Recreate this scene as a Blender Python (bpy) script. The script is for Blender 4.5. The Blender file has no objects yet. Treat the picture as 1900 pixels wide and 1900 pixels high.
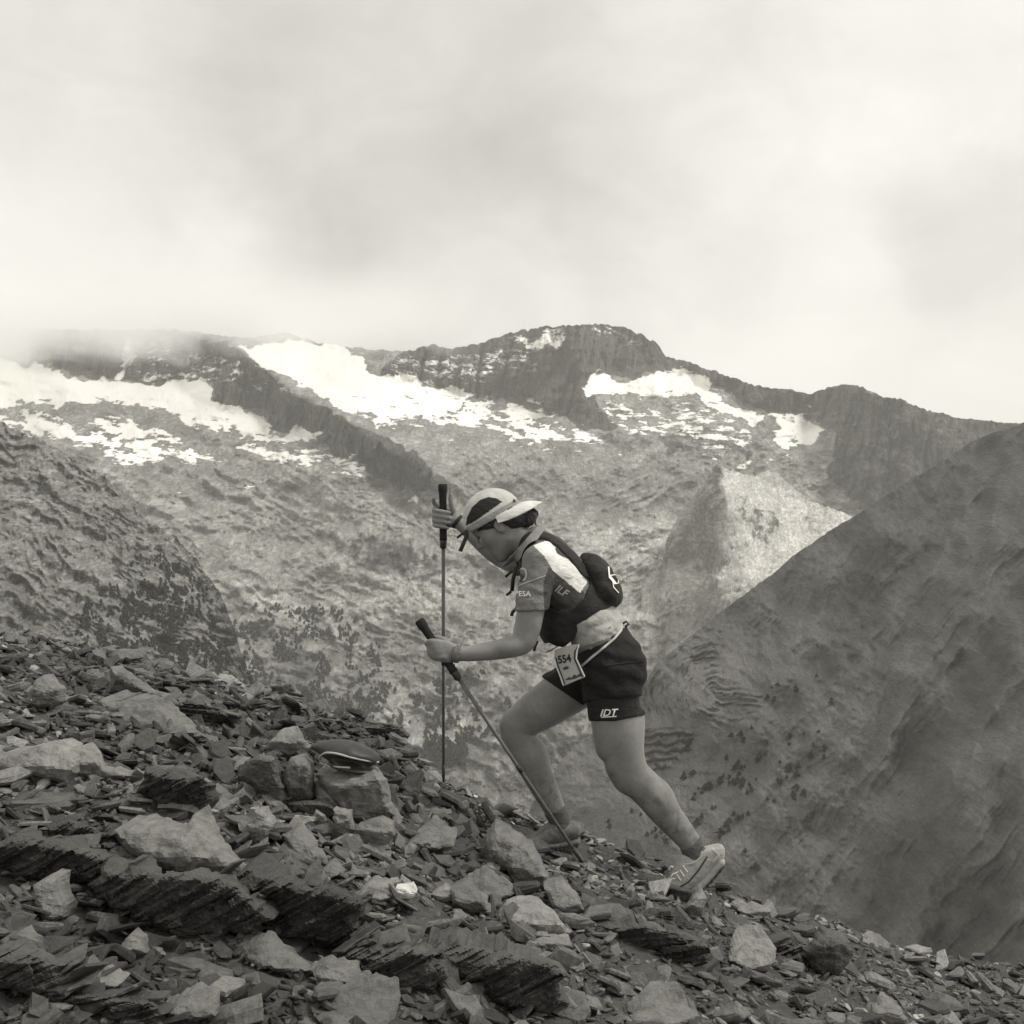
import bpy, bmesh, math, random
import numpy as np
from mathutils import Vector, Matrix
from mathutils.bvhtree import BVHTree

# ------------------------------------------------------------------ camera, sky, sun, exposure
scn = bpy.context.scene
col = scn.collection
F = 2293.0                       # focal length in photograph pixels (1900 px frame)
cam_d = bpy.data.cameras.new('camera')
cam_d.sensor_width = 36.0
cam_d.lens = 36.0 * F / 1900.0
cam_d.clip_start = 0.05
cam_d.clip_end = 60000.0
cam = bpy.data.objects.new('camera', cam_d)
col.objects.link(cam)
cam.location = (0, 0, 0)
cam.rotation_euler = (math.radians(90), 0, 0)
scn.camera = cam

SUN_ELEV, SUN_AZ = math.radians(56), math.radians(96)   # azimuth measured from +Y towards +X
world = bpy.data.worlds.new('World')
scn.world = world
world.use_nodes = True
nt = world.node_tree
for n in list(nt.nodes):
    nt.nodes.remove(n)

def N(tree, kind, **kw):
    n = tree.nodes.new(kind)
    for k, v in kw.items():
        setattr(n, k, v)
    return n

def L(tree, a, b):
    tree.links.new(a, b)

def ramp(tree, fac, stops, interp='LINEAR'):
    r = N(tree, 'ShaderNodeValToRGB')
    r.color_ramp.interpolation = interp
    els = r.color_ramp.elements
    while len(els) < len(stops):
        els.new(0.5)
    for e, (p, c) in zip(els, stops):
        e.position = p
        e.color = (c, c, c, 1) if not isinstance(c, tuple) else (*c, 1)
    L(tree, fac, r.inputs['Fac'])
    return r.outputs['Color']

def mathn(tree, op, a, b=None, c=None, clamp=False):
    n = N(tree, 'ShaderNodeMath', operation=op)
    n.use_clamp = clamp
    for i, x in enumerate((a, b, c)):
        if x is None:
            continue
        if isinstance(x, (int, float)):
            n.inputs[i].default_value = x
        else:
            L(tree, x, n.inputs[i])
    return n.outputs[0]

def mixc(tree, fac, a, b, mode='MIX'):
    n = N(tree, 'ShaderNodeMix', data_type='RGBA', blend_type=mode)
    for i, x in ((0, fac), (6, a), (7, b)):
        if isinstance(x, (int, float)):
            n.inputs[i].default_value = x if i == 0 else (x, x, x, 1)
        elif isinstance(x, tuple):
            n.inputs[i].default_value = (*x, 1)
        else:
            L(tree, x, n.inputs[i])
    return n.outputs[2]

def noise(tree, vec, scale, detail=4, rough=0.55, dist=0.0):
    n = N(tree, 'ShaderNodeTexNoise')
    n.inputs['Scale'].default_value = scale
    n.inputs['Detail'].default_value = detail
    n.inputs['Roughness'].default_value = rough
    n.inputs['Distortion'].default_value = dist
    L(tree, vec, n.inputs['Vector'])
    return n.outputs['Fac']

def mapping(tree, vec, loc=(0, 0, 0), rot=(0, 0, 0), scale=(1, 1, 1)):
    m = N(tree, 'ShaderNodeMapping')
    m.inputs['Location'].default_value = loc
    m.inputs['Rotation'].default_value = rot
    m.inputs['Scale'].default_value = scale
    L(tree, vec, m.inputs['Vector'])
    return m.outputs[0]

# overcast sky: clear-sky Nishita almost fully veiled by a procedural cloud deck
tc = N(nt, 'ShaderNodeTexCoord')
sky = N(nt, 'ShaderNodeTexSky', sky_type='NISHITA')
sky.sun_disc = False
sky.sun_elevation = SUN_ELEV
sky.sun_rotation = SUN_AZ
bw = N(nt, 'ShaderNodeRGBToBW')
L(nt, sky.outputs[0], bw.inputs[0])
clear = mathn(nt, 'MULTIPLY', bw.outputs[0], 0.10)
d = tc.outputs['Generated']
wv = N(nt, 'ShaderNodeTexNoise')
wv.inputs['Scale'].default_value = 4.5; wv.inputs['Detail'].default_value = 7; wv.inputs['Roughness'].default_value = 0.55
L(nt, d, wv.inputs['Vector'])
wm = N(nt, 'ShaderNodeVectorMath', operation='MULTIPLY_ADD')          # billowing edges
L(nt, wv.outputs['Color'], wm.inputs[0]); wm.inputs[1].default_value = (0.22, 0.22, 0.22); wm.inputs[2].default_value = (-0.11, -0.11, -0.11)
wd = N(nt, 'ShaderNodeVectorMath', operation='ADD')
L(nt, d, wd.inputs[0]); L(nt, wm.outputs[0], wd.inputs[1])
wn = N(nt, 'ShaderNodeVectorMath', operation='NORMALIZE'); L(nt, wd.outputs[0], wn.inputs[0])
vec = mapping(nt, d, loc=(3.1, 0.7, 1.9), rot=(0, math.radians(-18), 0), scale=(1.0, 1.0, 1.9))
n1 = noise(nt, vec, 2.6, 8, 0.52, 0.35)
vec2 = mapping(nt, d, loc=(7.3, 2.0, 4.4), rot=(0, math.radians(20), 0), scale=(1, 1, 1.6))
n2 = noise(nt, vec2, 9.0, 8, 0.6, 0.5)
cl = mathn(nt, 'ADD', 0.915, mathn(nt, 'ADD', mathn(nt, 'MULTIPLY', mathn(nt, 'SUBTRACT', n1, 0.5), 0.46), mathn(nt, 'MULTIPLY', mathn(nt, 'SUBTRACT', n2, 0.5), 0.27)))
for (su, sv, sr, sa) in [(760, 330, 600, -0.205), (180, 90, 480, -0.14), (1180, 270, 420, -0.11), (120, 440, 380, 0.16), (430, 500, 220, 0.13), (1330, 490, 420, 0.15), (1800, 130, 420, 0.08), (1840, 470, 200, -0.10), (620, 540, 170, -0.06), (950, 560, 220, 0.12)]:
    v3 = Vector(((su - 950) / F, 1, (950 - sv) / F)).normalized()
    dt = N(nt, 'ShaderNodeVectorMath', operation='DOT_PRODUCT')
    L(nt, wn.outputs[0], dt.inputs[0]); dt.inputs[1].default_value = v3
    mr = N(nt, 'ShaderNodeMapRange', interpolation_type='SMOOTHSTEP')
    L(nt, dt.outputs['Value'], mr.inputs[0])
    mr.inputs[1].default_value = math.cos(math.atan(sr / F)); mr.inputs[2].default_value = 1.0
    mr.inputs[3].default_value = 0.0; mr.inputs[4].default_value = sa
    cl = mathn(nt, 'ADD', cl, mr.outputs[0])
cloud = mathn(nt, 'MINIMUM', mathn(nt, 'MAXIMUM', cl, 0.55), 1.05)
cloudt = mixc(nt, 1.0, cloud, (1.0, 0.982, 0.918), 'MULTIPLY')
skyc = mixc(nt, 0.94, clear, cloudt)
bg = N(nt, 'ShaderNodeBackground')
L(nt, skyc, bg.inputs['Color'])
bg.inputs['Strength'].default_value = 1.0
wo = N(nt, 'ShaderNodeOutputWorld')
L(nt, bg.outputs[0], wo.inputs['Surface'])

sun_d = bpy.data.lights.new('sun', 'SUN')
sun_d.energy = 2.2
sun_d.angle = math.radians(14)
sun_d.color = (1.0, 0.975, 0.92)
sun = bpy.data.objects.new('sun', sun_d)
col.objects.link(sun)
sdir = Vector((math.sin(SUN_AZ) * math.cos(SUN_ELEV), math.cos(SUN_AZ) * math.cos(SUN_ELEV), math.sin(SUN_ELEV)))
sun.rotation_euler = sdir.to_track_quat('Z', 'Y').to_euler()
sun.location = (20, 10, 40)

scn.view_settings.view_transform = 'Standard'
scn.view_settings.look = 'None'
scn.view_settings.exposure = 0.0
scn.view_settings.gamma = 1.0
scn.cycles.use_denoising = True
scn.cycles.max_bounces = 8
scn.cycles.diffuse_bounces = 3
scn.cycles.glossy_bounces = 2
scn.cycles.volume_bounces = 4
scn.cycles.volume_max_steps = 96
scn.cycles.volume_step_rate = 2.0
scn.cycles.use_adaptive_sampling = True
scn.cycles.adaptive_threshold = 0.018

# ------------------------------------------------------------------ helpers
random.seed(11)
RNG = np.random.default_rng(7)
_tab = np.random.default_rng(3).random(65536).astype(np.float32)

def _h(ix, iy, iz):
    return _tab[((ix * 73856093) ^ (iy * 19349663) ^ (iz * 83492791)) & 65535]

def vnoise(x, y, z=None):
    """value noise in 0..1, vectorised"""
    x = np.asarray(x, np.float32); y = np.asarray(y, np.float32)
    if z is None:
        xf = np.floor(x); yf = np.floor(y)
        xi = xf.astype(np.int64); yi = yf.astype(np.int64); fx = x - xf; fy = y - yf
        fx = fx * fx * (3 - 2 * fx); fy = fy * fy * (3 - 2 * fy)
        a = _h(xi, yi, 0); b = _h(xi + 1, yi, 0); c = _h(xi, yi + 1, 0); d = _h(xi + 1, yi + 1, 0)
        a = a + (b - a) * fx; c = c + (d - c) * fx
        return a + (c - a) * fy
    z = np.asarray(z, np.float32)
    xi = np.floor(x).astype(np.int64); yi = np.floor(y).astype(np.int64); zi = np.floor(z).astype(np.int64)
    fx = x - xi; fy = y - yi; fz = z - zi
    fx = fx * fx * fx * (fx * (fx * 6 - 15) + 10); fy = fy * fy * fy * (fy * (fy * 6 - 15) + 10); fz = fz * fz * (3 - 2 * fz)
    r = 0
    for dx in (0, 1):
        for dy in (0, 1):
            for dz in (0, 1):
                r = r + _h(xi + dx, yi + dy, zi + dz) * (fx if dx else 1 - fx) * (fy if dy else 1 - fy) * (fz if dz else 1 - fz)
    return r

def fbm(x, y, z=None, octaves=4, gain=0.5, lac=2.03):
    r = 0; a = 1; t = 0; f = 1.0
    for o in range(octaves):
        r = r + a * vnoise(x * f + 17.3 * o, y * f - 9.1 * o, None if z is None else z * f + 5.7 * o)
        t += a; a *= gain; f *= lac
    return r / t

def ridged(x, y, octaves=4, gain=0.55):
    r = 0; a = 1; t = 0; f = 1.0
    for o in range(octaves):
        n = 1 - np.abs(2 * vnoise(x * f + 31.7 * o, y * f + 11.9 * o) - 1)
        r = r + a * n * n; t += a; a *= gain; f *= 2.07
    return r / t

def sstep(a, b, x):
    t = np.clip((x - a) / (b - a), 0, 1)
    return t * t * (3 - 2 * t)

def P(u, v, Y):
    """point seen at photograph pixel (u, v), Y metres in front of the camera plane"""
    return Vector(((u - 950.0) / F * Y, Y, (950.0 - v) / F * Y))

def mesh_from(name, verts, faces, mat=None, smooth=False):
    me = bpy.data.meshes.new(name)
    me.from_pydata(verts, [], faces)
    if mat:
        me.materials.append(mat)
    if smooth:
        me.polygons.foreach_set('use_smooth', [True] * len(me.polygons))
    me.update()
    return me

def mesh_np(name, V, Q, mat=None, smooth=True):
    """fast mesh from numpy arrays; Q: (n,3) or (n,4) indices"""
    me = bpy.data.meshes.new(name)
    V = np.ascontiguousarray(V, np.float32); Q = np.ascontiguousarray(Q, np.int32)
    k = Q.shape[1]
    me.vertices.add(len(V)); me.vertices.foreach_set('co', V.ravel())
    me.loops.add(Q.size); me.loops.foreach_set('vertex_index', Q.ravel())
    me.polygons.add(len(Q))
    me.polygons.foreach_set('loop_start', np.arange(0, Q.size, k, dtype=np.int32))
    me.polygons.foreach_set('use_smooth', np.full(len(Q), smooth))
    if mat:
        me.materials.append(mat)
    me.update(calc_edges=True)
    return me

def add(name, me, parent=None, **tags):
    o = bpy.data.objects.new(name, me)
    col.objects.link(o)
    if parent:
        o.parent = parent
    for k, v in tags.items():
        o[k] = v
    return o

def attr(me, name, values):
    a = me.attributes.new(name, 'FLOAT_COLOR', 'POINT')
    v = np.ones((len(me.vertices), 4), np.float32)
    v[:, :values.shape[1]] = values
    a.data.foreach_set('color', v.ravel())

def new_mat(name):
    m = bpy.data.materials.new(name)
    m.use_nodes = True
    t = m.node_tree
    b = t.nodes['Principled BSDF']
    b.inputs['Specular IOR Level'].default_value = 0.3
    b.inputs['Roughness'].default_value = 0.9
    return m, t, b

TINT = (1.0, 0.982, 0.93)
def grey(v):
    return (v * TINT[0], v * TINT[1], v * TINT[2])

def bump(tree, bsdf, height, strength=0.5, distance=1.0):
    b = N(tree, 'ShaderNodeBump')
    b.inputs['Strength'].default_value = strength
    b.inputs['Distance'].default_value = distance
    L(tree, height, b.inputs['Height'])
    L(tree, b.outputs[0], bsdf.inputs['Normal'])
    return b

def plain(name, v, rough=0.8, spec=0.3, nscale=None, namp=0.2, bscale=None, bstr=0.2, bdist=0.002):
    """one-colour material with a little procedural variation"""
    m, t, b = new_mat(name)
    b.inputs['Roughness'].default_value = rough
    b.inputs['Specular IOR Level'].default_value = spec
    b.inputs['Base Color'].default_value = (*grey(v), 1)
    if nscale:
        c = N(t, 'ShaderNodeTexCoord').outputs['Object']
        n = noise(t, c, nscale, 4)
        lo, hi = v * (1 - namp), v * (1 + namp)
        L(t, ramp(t, n, [(0.3, grey(lo)), (0.7, grey(hi))]), b.inputs['Base Color'])
        if bscale:
            bump(t, b, noise(t, c, bscale, 3), bstr, bdist)
    return m

def poly_sd(poly, u, v, pad=60.0):
    """signed distance in pixels to a polygon, positive inside, -pad far outside"""
    p = np.array(poly, np.float32)
    u = np.asarray(u, np.float32); v = np.asarray(v, np.float32)
    out = np.full(u.shape, -pad, np.float32)
    lo, hi = p.min(0) - pad, p.max(0) + pad
    sel = (u > lo[0]) & (u < hi[0]) & (v > lo[1]) & (v < hi[1])
    u = u[sel]; v = v[sel]
    q = np.roll(p, -1, axis=0)
    d2 = np.full(u.shape, 1e9, np.float32); ins = np.zeros(u.shape, bool)
    for (x0, y0), (x1, y1) in zip(p, q):
        ex, ey = x1 - x0, y1 - y0
        t = np.clip(((u - x0) * ex + (v - y0) * ey) / (ex * ex + ey * ey + 1e-6), 0, 1)
        d2 = np.minimum(d2, (u - x0 - t * ex) ** 2 + (v - y0 - t * ey) ** 2)
        c = ((y0 > v) != (y1 > v))
        ins ^= c & (u < (x1 - x0) * (v - y0) / (y1 - y0 + 1e-9) + x0)
    out[sel] = np.maximum(np.where(ins, 1, -1) * np.sqrt(d2), -pad)
    return out

def line_d(pts, u, v):
    """distance to a polyline and parameter along it"""
    d2 = np.full(u.shape, 1e18); tt = np.zeros(u.shape); sd = np.zeros(u.shape); n = len(pts) - 1
    for i in range(n):
        (x0, y0), (x1, y1) = pts[i], pts[i + 1]
        ex, ey = x1 - x0, y1 - y0
        t = np.clip(((u - x0) * ex + (v - y0) * ey) / (ex * ex + ey * ey + 1e-9), 0, 1)
        dd = (u - x0 - t * ex) ** 2 + (v - y0 - t * ey) ** 2
        s = np.sign((u - x0) * ey - (v - y0) * ex)
        m = dd < d2
        d2 = np.where(m, dd, d2); tt = np.where(m, (i + t) / n, tt); sd = np.where(m, s, sd)
    return np.sqrt(d2), tt, sd
# ------------------------------------------------------------------ mountains
def terrain_material(name, base_lo, base_hi, rock_v, snow_v, sc, bump_m, slope_rot=0.5, spot=0.5):
    """colour attribute 'mask': R snow, G cliff rock, B tone; sc = noise scale per metre"""
    m, t, b = new_mat(name)
    b.inputs['Specular IOR Level'].default_value = 0.1
    a = N(t, 'ShaderNodeAttribute', attribute_name='mask')
    sep = N(t, 'ShaderNodeSeparateColor')
    L(t, a.outputs['Color'], sep.inputs[0])
    R, G, B = sep.outputs
    c = mapping(t, N(t, 'ShaderNodeTexCoord').outputs['Object'], scale=(1, 0.25, 1))
    def absn(x):                                     # ridged noise: 0 along crack lines
        return mathn(t, 'ABSOLUTE', mathn(t, 'MULTIPLY_ADD', x, 2.0, -1.0))
    streak = mapping(t, c, rot=(0, slope_rot, 0), scale=(1.5, 0.5, 0.5))
    ns = noise(t, streak, sc * 2.2, 8, 0.72, 0.3)
    nf = noise(t, mapping(t, c, scale=(1, 1, 1.5)), sc * 5, 6, 0.75)
    nl = noise(t, c, sc * 0.3, 5, 0.6, 0.5)
    crack = absn(noise(t, mapping(t, c, rot=(0, -0.5, 0), scale=(1, 0.7, 1.5)), sc * 1.4, 7, 0.62, 0.6))
    mixn = mathn(t, 'ADD', mathn(t, 'MULTIPLY', ns, 0.36), mathn(t, 'ADD', mathn(t, 'MULTIPLY', nf, 0.46), mathn(t, 'MULTIPLY', nl, 0.18)))
    ground = ramp(t, mixn, [(0.38, grey(base_lo)), (0.60, grey(base_hi))])
    ground = mixc(t, mathn(t, 'MULTIPLY', ramp(t, crack, [(0.0, 1.0), (0.22, 0.0)]), spot), ground, grey(base_lo * 0.55))
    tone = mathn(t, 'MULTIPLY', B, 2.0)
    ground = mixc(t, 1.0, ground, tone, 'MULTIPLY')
    rockv = mapping(t, c, scale=(1.8, 1.2, 0.5))
    nr = noise(t, rockv, sc * 3.2, 8, 0.74)
    rc = absn(noise(t, mapping(t, c, rot=(0, 0.25, 0), scale=(1.6, 1, 0.45)), sc * 2.0, 7, 0.62, 0.4))
    rock = ramp(t, nr, [(0.32, grey(rock_v * 0.55)), (0.52, grey(rock_v)), (0.70, grey(rock_v * 2.0))])
    rock = mixc(t, ramp(t, rc, [(0.0, 0.7), (0.2, 0.0)]), rock, grey(rock_v * 0.35))
    gn = mathn(t, 'ADD', mathn(t, 'MULTIPLY', noise(t, mapping(t, c, scale=(1, 1, 1.4)), sc * 0.8, 10, 0.68), 1.0), 0)
    gsel = mathn(t, 'ADD', G, mathn(t, 'MULTIPLY', mathn(t, 'SUBTRACT', gn, 0.5), 1.7))
    gsel = ramp(t, gsel, [(0.42, 0.0), (0.60, 1.0)])
    colr = mixc(t, gsel, ground, rock)
    sn = noise(t, mapping(t, c, rot=(0, 0.18, 0), scale=(0.7, 1.0, 2.2)), sc * 1.5, 10, 0.74)
    ssel = mathn(t, 'ADD', R, mathn(t, 'MULTIPLY', mathn(t, 'SUBTRACT', sn, 0.5), 2.3))
    ssel = ramp(t, ssel, [(0.42, 0.0), (0.58, 1.0)])
    colr = mixc(t, ssel, colr, grey(snow_v))
    L(t, colr, b.inputs['Base Color'])
    hgt = mathn(t, 'ADD', mathn(t, 'ADD', mathn(t, 'MULTIPLY', nf, 0.5), mathn(t, 'MULTIPLY', crack, 0.5)), mathn(t, 'ADD', nr, mathn(t, 'MULTIPLY', rc, 0.6)))
    hgt = mathn(t, 'MULTIPLY', hgt, mathn(t, 'MULTIPLY_ADD', ssel, -0.88, 1.0))
    bump(t, b, hgt, 1.0, bump_m)
    return m

SHEETS = {}
def sheet(name, us, vtop, vbot, ybot, nrow, slope_fn, relief_fn, mask_fn, mat, back=(0.10, 0.35), blur=9, jag=2.0, label_tags=None):
    """terrain surface: starts at the foot, climbs with the given slope map up to its ridge and falls away behind it"""
    nc = len(us)
    vt = np.interp(us, [p[0] for p in vtop], [p[1] for p in vtop])
    jg = jag * ((ridged(us / 23.0, us * 0 + 3.3, 4) - 0.5) * 3 + (vnoise(us / 5.0, us * 0 + 8.1) - 0.5) * 1.5)
    vb = np.interp(us, [p[0] for p in vbot], [p[1] for p in vbot])
    y0 = np.interp(us, [p[0] for p in ybot], [p[1] for p in ybot])
    t = np.linspace(0, 1, nrow)[:, None]
    V = vb[None] + t * (vt - vb)[None]
    U = np.repeat(us[None], nrow, 0)
    tanth = np.tan(np.radians(slope_fn(U, V)))
    e = (950.0 - V) / F
    Y = np.empty_like(V); Y[0] = y0
    for i in range(1, nrow):
        de = np.maximum(e[i] - e[i - 1], 0)
        Y[i] = Y[i - 1] * (1 + de / np.maximum(tanth[i] - e[i], 0.12))
    k = blur
    ker = np.hanning(2 * k + 3)[1:-1]; ker /= ker.sum()
    pad = np.pad(Y, ((0, 0), (k, k)), mode='edge')
    Y = np.apply_along_axis(lambda r: np.convolve(r, ker, 'valid'), 1, pad)
    Y = Y + relief_fn(U, V, Y)
    e = e - jg[None] * t ** 40 / F                       # ragged crest
    X = (U - 950.0) / F * Y; Z = e * Y
    rows = [np.stack([X, Y, Z], -1)]
    last = rows[0][-1]
    for f in back:                                   # the far side of the ridge
        b = last.copy(); b[:, 1] *= 1 + f; b[:, 0] *= 1 + f
        b[:, 2] -= last[:, 1] * f * 0.75
        rows.append(b[None])
    first = rows[0][0]; front = (0.62, 0.48, 0.34, 0.22, 0.12, 0.05)
    skirt = []
    for f in front:                                  # the slope runs on down into the valley below
        b = first.copy(); b[:, 0] *= 1 - f; b[:, 1] *= 1 - f
        b[:, 2] -= first[:, 1] * f * 0.55 * (1 + 0.1 * (vnoise(us / 40, us * 0 + 9 * f) - 0.5))
        skirt.append(b[None])
    G = np.concatenate(skirt + rows, 0)
    nr = G.shape[0]
    idx = np.arange(nr * nc).reshape(nr, nc)
    Q = np.stack([idx[:-1, :-1], idx[:-1, 1:], idx[1:, 1:], idx[1:, :-1]], -1).reshape(-1, 4)
    me = mesh_np(name, G.reshape(-1, 3), Q, mat)
    M = mask_fn(U, V)
    M = np.concatenate([M[:1]] * len(front) + [M] + [M[-1:]] * len(back), 0)
    attr(me, 'mask', M.reshape(-1, 3))
    o = add(name, me, kind='structure', **(label_tags or {}))
    SHEETS[name] = (us, vb, vt, np.stack([X, Y, Z], -1))
    return o

def on_sheet(name, u, v):
    us, vb, vt, G = SHEETS[name]
    j = np.interp(u, us, np.arange(len(us))); j0 = int(min(j, len(us) - 2)); fj = j - j0
    b = vb[j0] * (1 - fj) + vb[j0 + 1] * fj; tp = vt[j0] * (1 - fj) + vt[j0 + 1] * fj
    i = np.clip((v - b) / (tp - b), 0, 1) * (G.shape[0] - 1); i0 = int(min(i, G.shape[0] - 2)); fi = i - i0
    g = (G[i0, j0] * (1 - fj) + G[i0, j0 + 1] * fj) * (1 - fi) + (G[i0 + 1, j0] * (1 - fj) + G[i0 + 1, j0 + 1] * fj) * fi
    return Vector(g)

def warp(U, V, a, s, seed=0.0):
    return (U + a * (fbm(U / s + seed, V / s + 2.2, octaves=4) - 0.5) * 2,
            V + a * (fbm(U / s + 9.4 + seed, V / s + 7.7, octaves=4) - 0.5) * 2)

def soft(poly, U, V, w):
    return sstep(-w, w, poly_sd(poly, U, V))

SNOW = [  # (polygon, strength, softness)
    ([(-80, 650), (0, 664), (60, 674), (130, 692), (225, 703), (300, 716), (385, 712), (392, 742), (430, 755), (500, 762), (508, 794), (560, 792), (612, 806), (600, 818), (540, 817), (470, 806), (400, 790), (330, 782), (300, 765), (200, 750), (80, 752), (10, 764), (-80, 770)], 1.0, 4),
    ([(-80, 770), (10, 768), (60, 768), (120, 776), (200, 772), (300, 785), (370, 832), (425, 852), (322, 862), (250, 860), (150, 832), (60, 805), (-80, 780)], 0.80, 8),
    ([(440, 800), (540, 820), (640, 836), (710, 895), (640, 880), (540, 858), (440, 850)], 0.66, 9),
    ([(640, 840), (700, 880), (735, 905), (690, 905), (620, 880)], 0.5, 6),
    ([(455, 640), (520, 632), (600, 640), (650, 662), (700, 692), (800, 710), (832, 727), (880, 742), (800, 772), (700, 778), (620, 748), (540, 712), (490, 678)], 1.0, 5),
    ([(880, 742), (930, 736), (1000, 756), (1080, 790), (1140, 832), (1060, 832), (900, 806), (800, 800), (690, 790), (640, 762), (700, 770), (800, 768)], 0.72, 10),
    ([(830, 800), (1000, 815), (1150, 832), (1180, 852), (1050, 850), (900, 835), (800, 830)], 0.40, 10),
    ([(1072, 712), (1115, 700), (1160, 698), (1205, 690), (1262, 692), (1310, 712), (1380, 752), (1425, 768), (1400, 790), (1330, 752), (1250, 728), (1150, 726), (1085, 732)], 1.0, 5),
    ([(1085, 732), (1150, 726), (1250, 728), (1330, 752), (1400, 790), (1430, 830), (1340, 850), (1200, 815), (1120, 780)], 0.56, 12),
    ([(1425, 768), (1480, 772), (1526, 790), (1505, 828), (1455, 835), (1440, 800)], 0.95, 5),
    ([(1340, 855), (1440, 838), (1490, 830), (1440, 856), (1360, 868)], 0.7, 5),
    ([(930, 628), (1000, 605), (1060, 606), (1046, 640), (985, 645)], 0.74, 6),
    ([(1075, 604), (1180, 612), (1215, 650), (1120, 640)], 0.46, 8),
    ([(720, 665), (1000, 640), (1010, 690), (880, 720), (720, 705)], 0.47, 10),
    ([(235, 640), (430, 645), (470, 690), (560, 745), (480, 740), (380, 700), (240, 690)], 0.45, 10),
    ([(225, 640), (240, 640), (232, 706), (222, 706)], 0.95, 3),
    ([(250, 690), (300, 690), (390, 700), (390, 712), (300, 716), (250, 705)], 0.62, 4),
    ([(295, 915), (345, 908), (350, 918), (300, 922)], 0.75, 3), ([(420, 908), (475, 905), (470, 916), (425, 918)], 0.7, 3),
    ([(755, 928), (780, 925), (780, 934), (757, 935)], 0.9, 3), ([(1480, 738), (1510, 742), (1525, 756), (1490, 750)], 0.8, 4),
]
ROCK = [
    ([(30, 600), (235, 600), (232, 704), (130, 690), (60, 670)], 0.9),
    ([(235, 600), (430, 640), (462, 662), (525, 722), (605, 765), (705, 815), (785, 852), (815, 896), (740, 900), (662, 858), (565, 805), (506, 790), (498, 757), (430, 750), (390, 742), (396, 706), (300, 712), (228, 704)], 0.95),
    ([(700, 695), (750, 650), (830, 630), (930, 610), (1100, 590), (1195, 605), (1240, 645), (1330, 680), (1400, 705), (1505, 720), (1485, 768), (1420, 762), (1310, 708), (1260, 688), (1200, 686), (1113, 697), (1075, 712), (1140, 792), (1092, 796), (1000, 752), (930, 732), (890, 740), (840, 732), (805, 712), (730, 708)], 0.95),
    ([(1500, 715), (1575, 700), (1640, 725), (1800, 770), (1960, 775), (1960, 960), (1610, 960), (1530, 890), (1545, 800), (1480, 765)], 0.75),
    ([(640, 1000), (700, 985), (800, 1020), (835, 1062), (790, 1078), (700, 1060), (650, 1040)], 0.58),
    ([(-60, 690), (10, 690), (20, 715), (0, 745), (-60, 750)], 0.9),
    ([(20, 756), (90, 750), (200, 750), (300, 764), (330, 786), (250, 772), (150, 766), (60, 768)], 0.42),
    ([(440, 795), (520, 800), (600, 820), (690, 870), (600, 850), (500, 830)], 0.45),
    ([(1100, 795), (1300, 790), (1420, 810), (1390, 862), (1240, 850), (1120, 830)], 0.52),
]
LIGHT = [  # paler scree and slabs: polygon, tone shift, softness
    ([(1000, 1000), (1120, 965), (1240, 955), (1270, 1000), (1230, 1060), (1240, 1130), (1150, 1170), (1060, 1150), (1010, 1080)], 0.34, 34),
    ([(430, 1080), (470, 1085), (560, 1120), (590, 1150), (520, 1135), (450, 1110)], 0.34, 12),
    ([(700, 1080), (830, 1050), (900, 1090), (820, 1150), (740, 1140)], 0.24, 20),
    ([(690, 1290), (740, 1270), (860, 1340), (850, 1400), (760, 1380), (715, 1330)], 0.26, 14),
    ([(180, 870), (330, 930), (420, 990), (350, 985), (250, 930)], 0.12, 14),
    ([(400, 930), (640, 930), (820, 985), (700, 980), (520, 960)], 0.06, 25),
    ([(1000, 840), (1250, 850), (1320, 900), (1250, 950), (1050, 955), (980, 900)], -0.07, 35),
    ([(420, 960), (640, 990), (640, 1080), (520, 1060), (430, 1010)], 0.03, 30),
    ([(480, 1160), (640, 1170), (720, 1300), (740, 1380), (560, 1300), (480, 1260)], -0.10, 25),
]

def grain(U, V, along, across, seed=0.0, octaves=5):
    """relief drawn out down the fall line: down to the right on the left half, down to the left on the right half"""
    out = 0
    wU, wV = warp(U, V, 34, 80, seed)
    k = sstep(880, 1180, U)
    for ph, wt in ((math.radians(27), 1 - k), (math.radians(-24), k)):
        a = wU * math.cos(ph) + wV * math.sin(ph); b = -wU * math.sin(ph) + wV * math.cos(ph)
        out = out + wt * ridged(a / along + seed, b / across + seed * 2, octaves, 0.58)
    return out

def m_slope(U, V):
    wU, wV = warp(U, V, 8, 45)
    th = 27 + 8 * (fbm(U / 130, V / 90, octaves=3) - 0.5) * 2
    for poly, s in ROCK[:4]:
        th = th + (56 - th) * soft(poly, wU, wV, 10)
    for poly, s, w in SNOW[:10]:
        th = th + (21 - th) * soft(poly, wU, wV, 12) * 0.8
    th = np.where(V > 1200, th + (18 - th) * sstep(1200, 1500, V), th)
    return th

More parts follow.
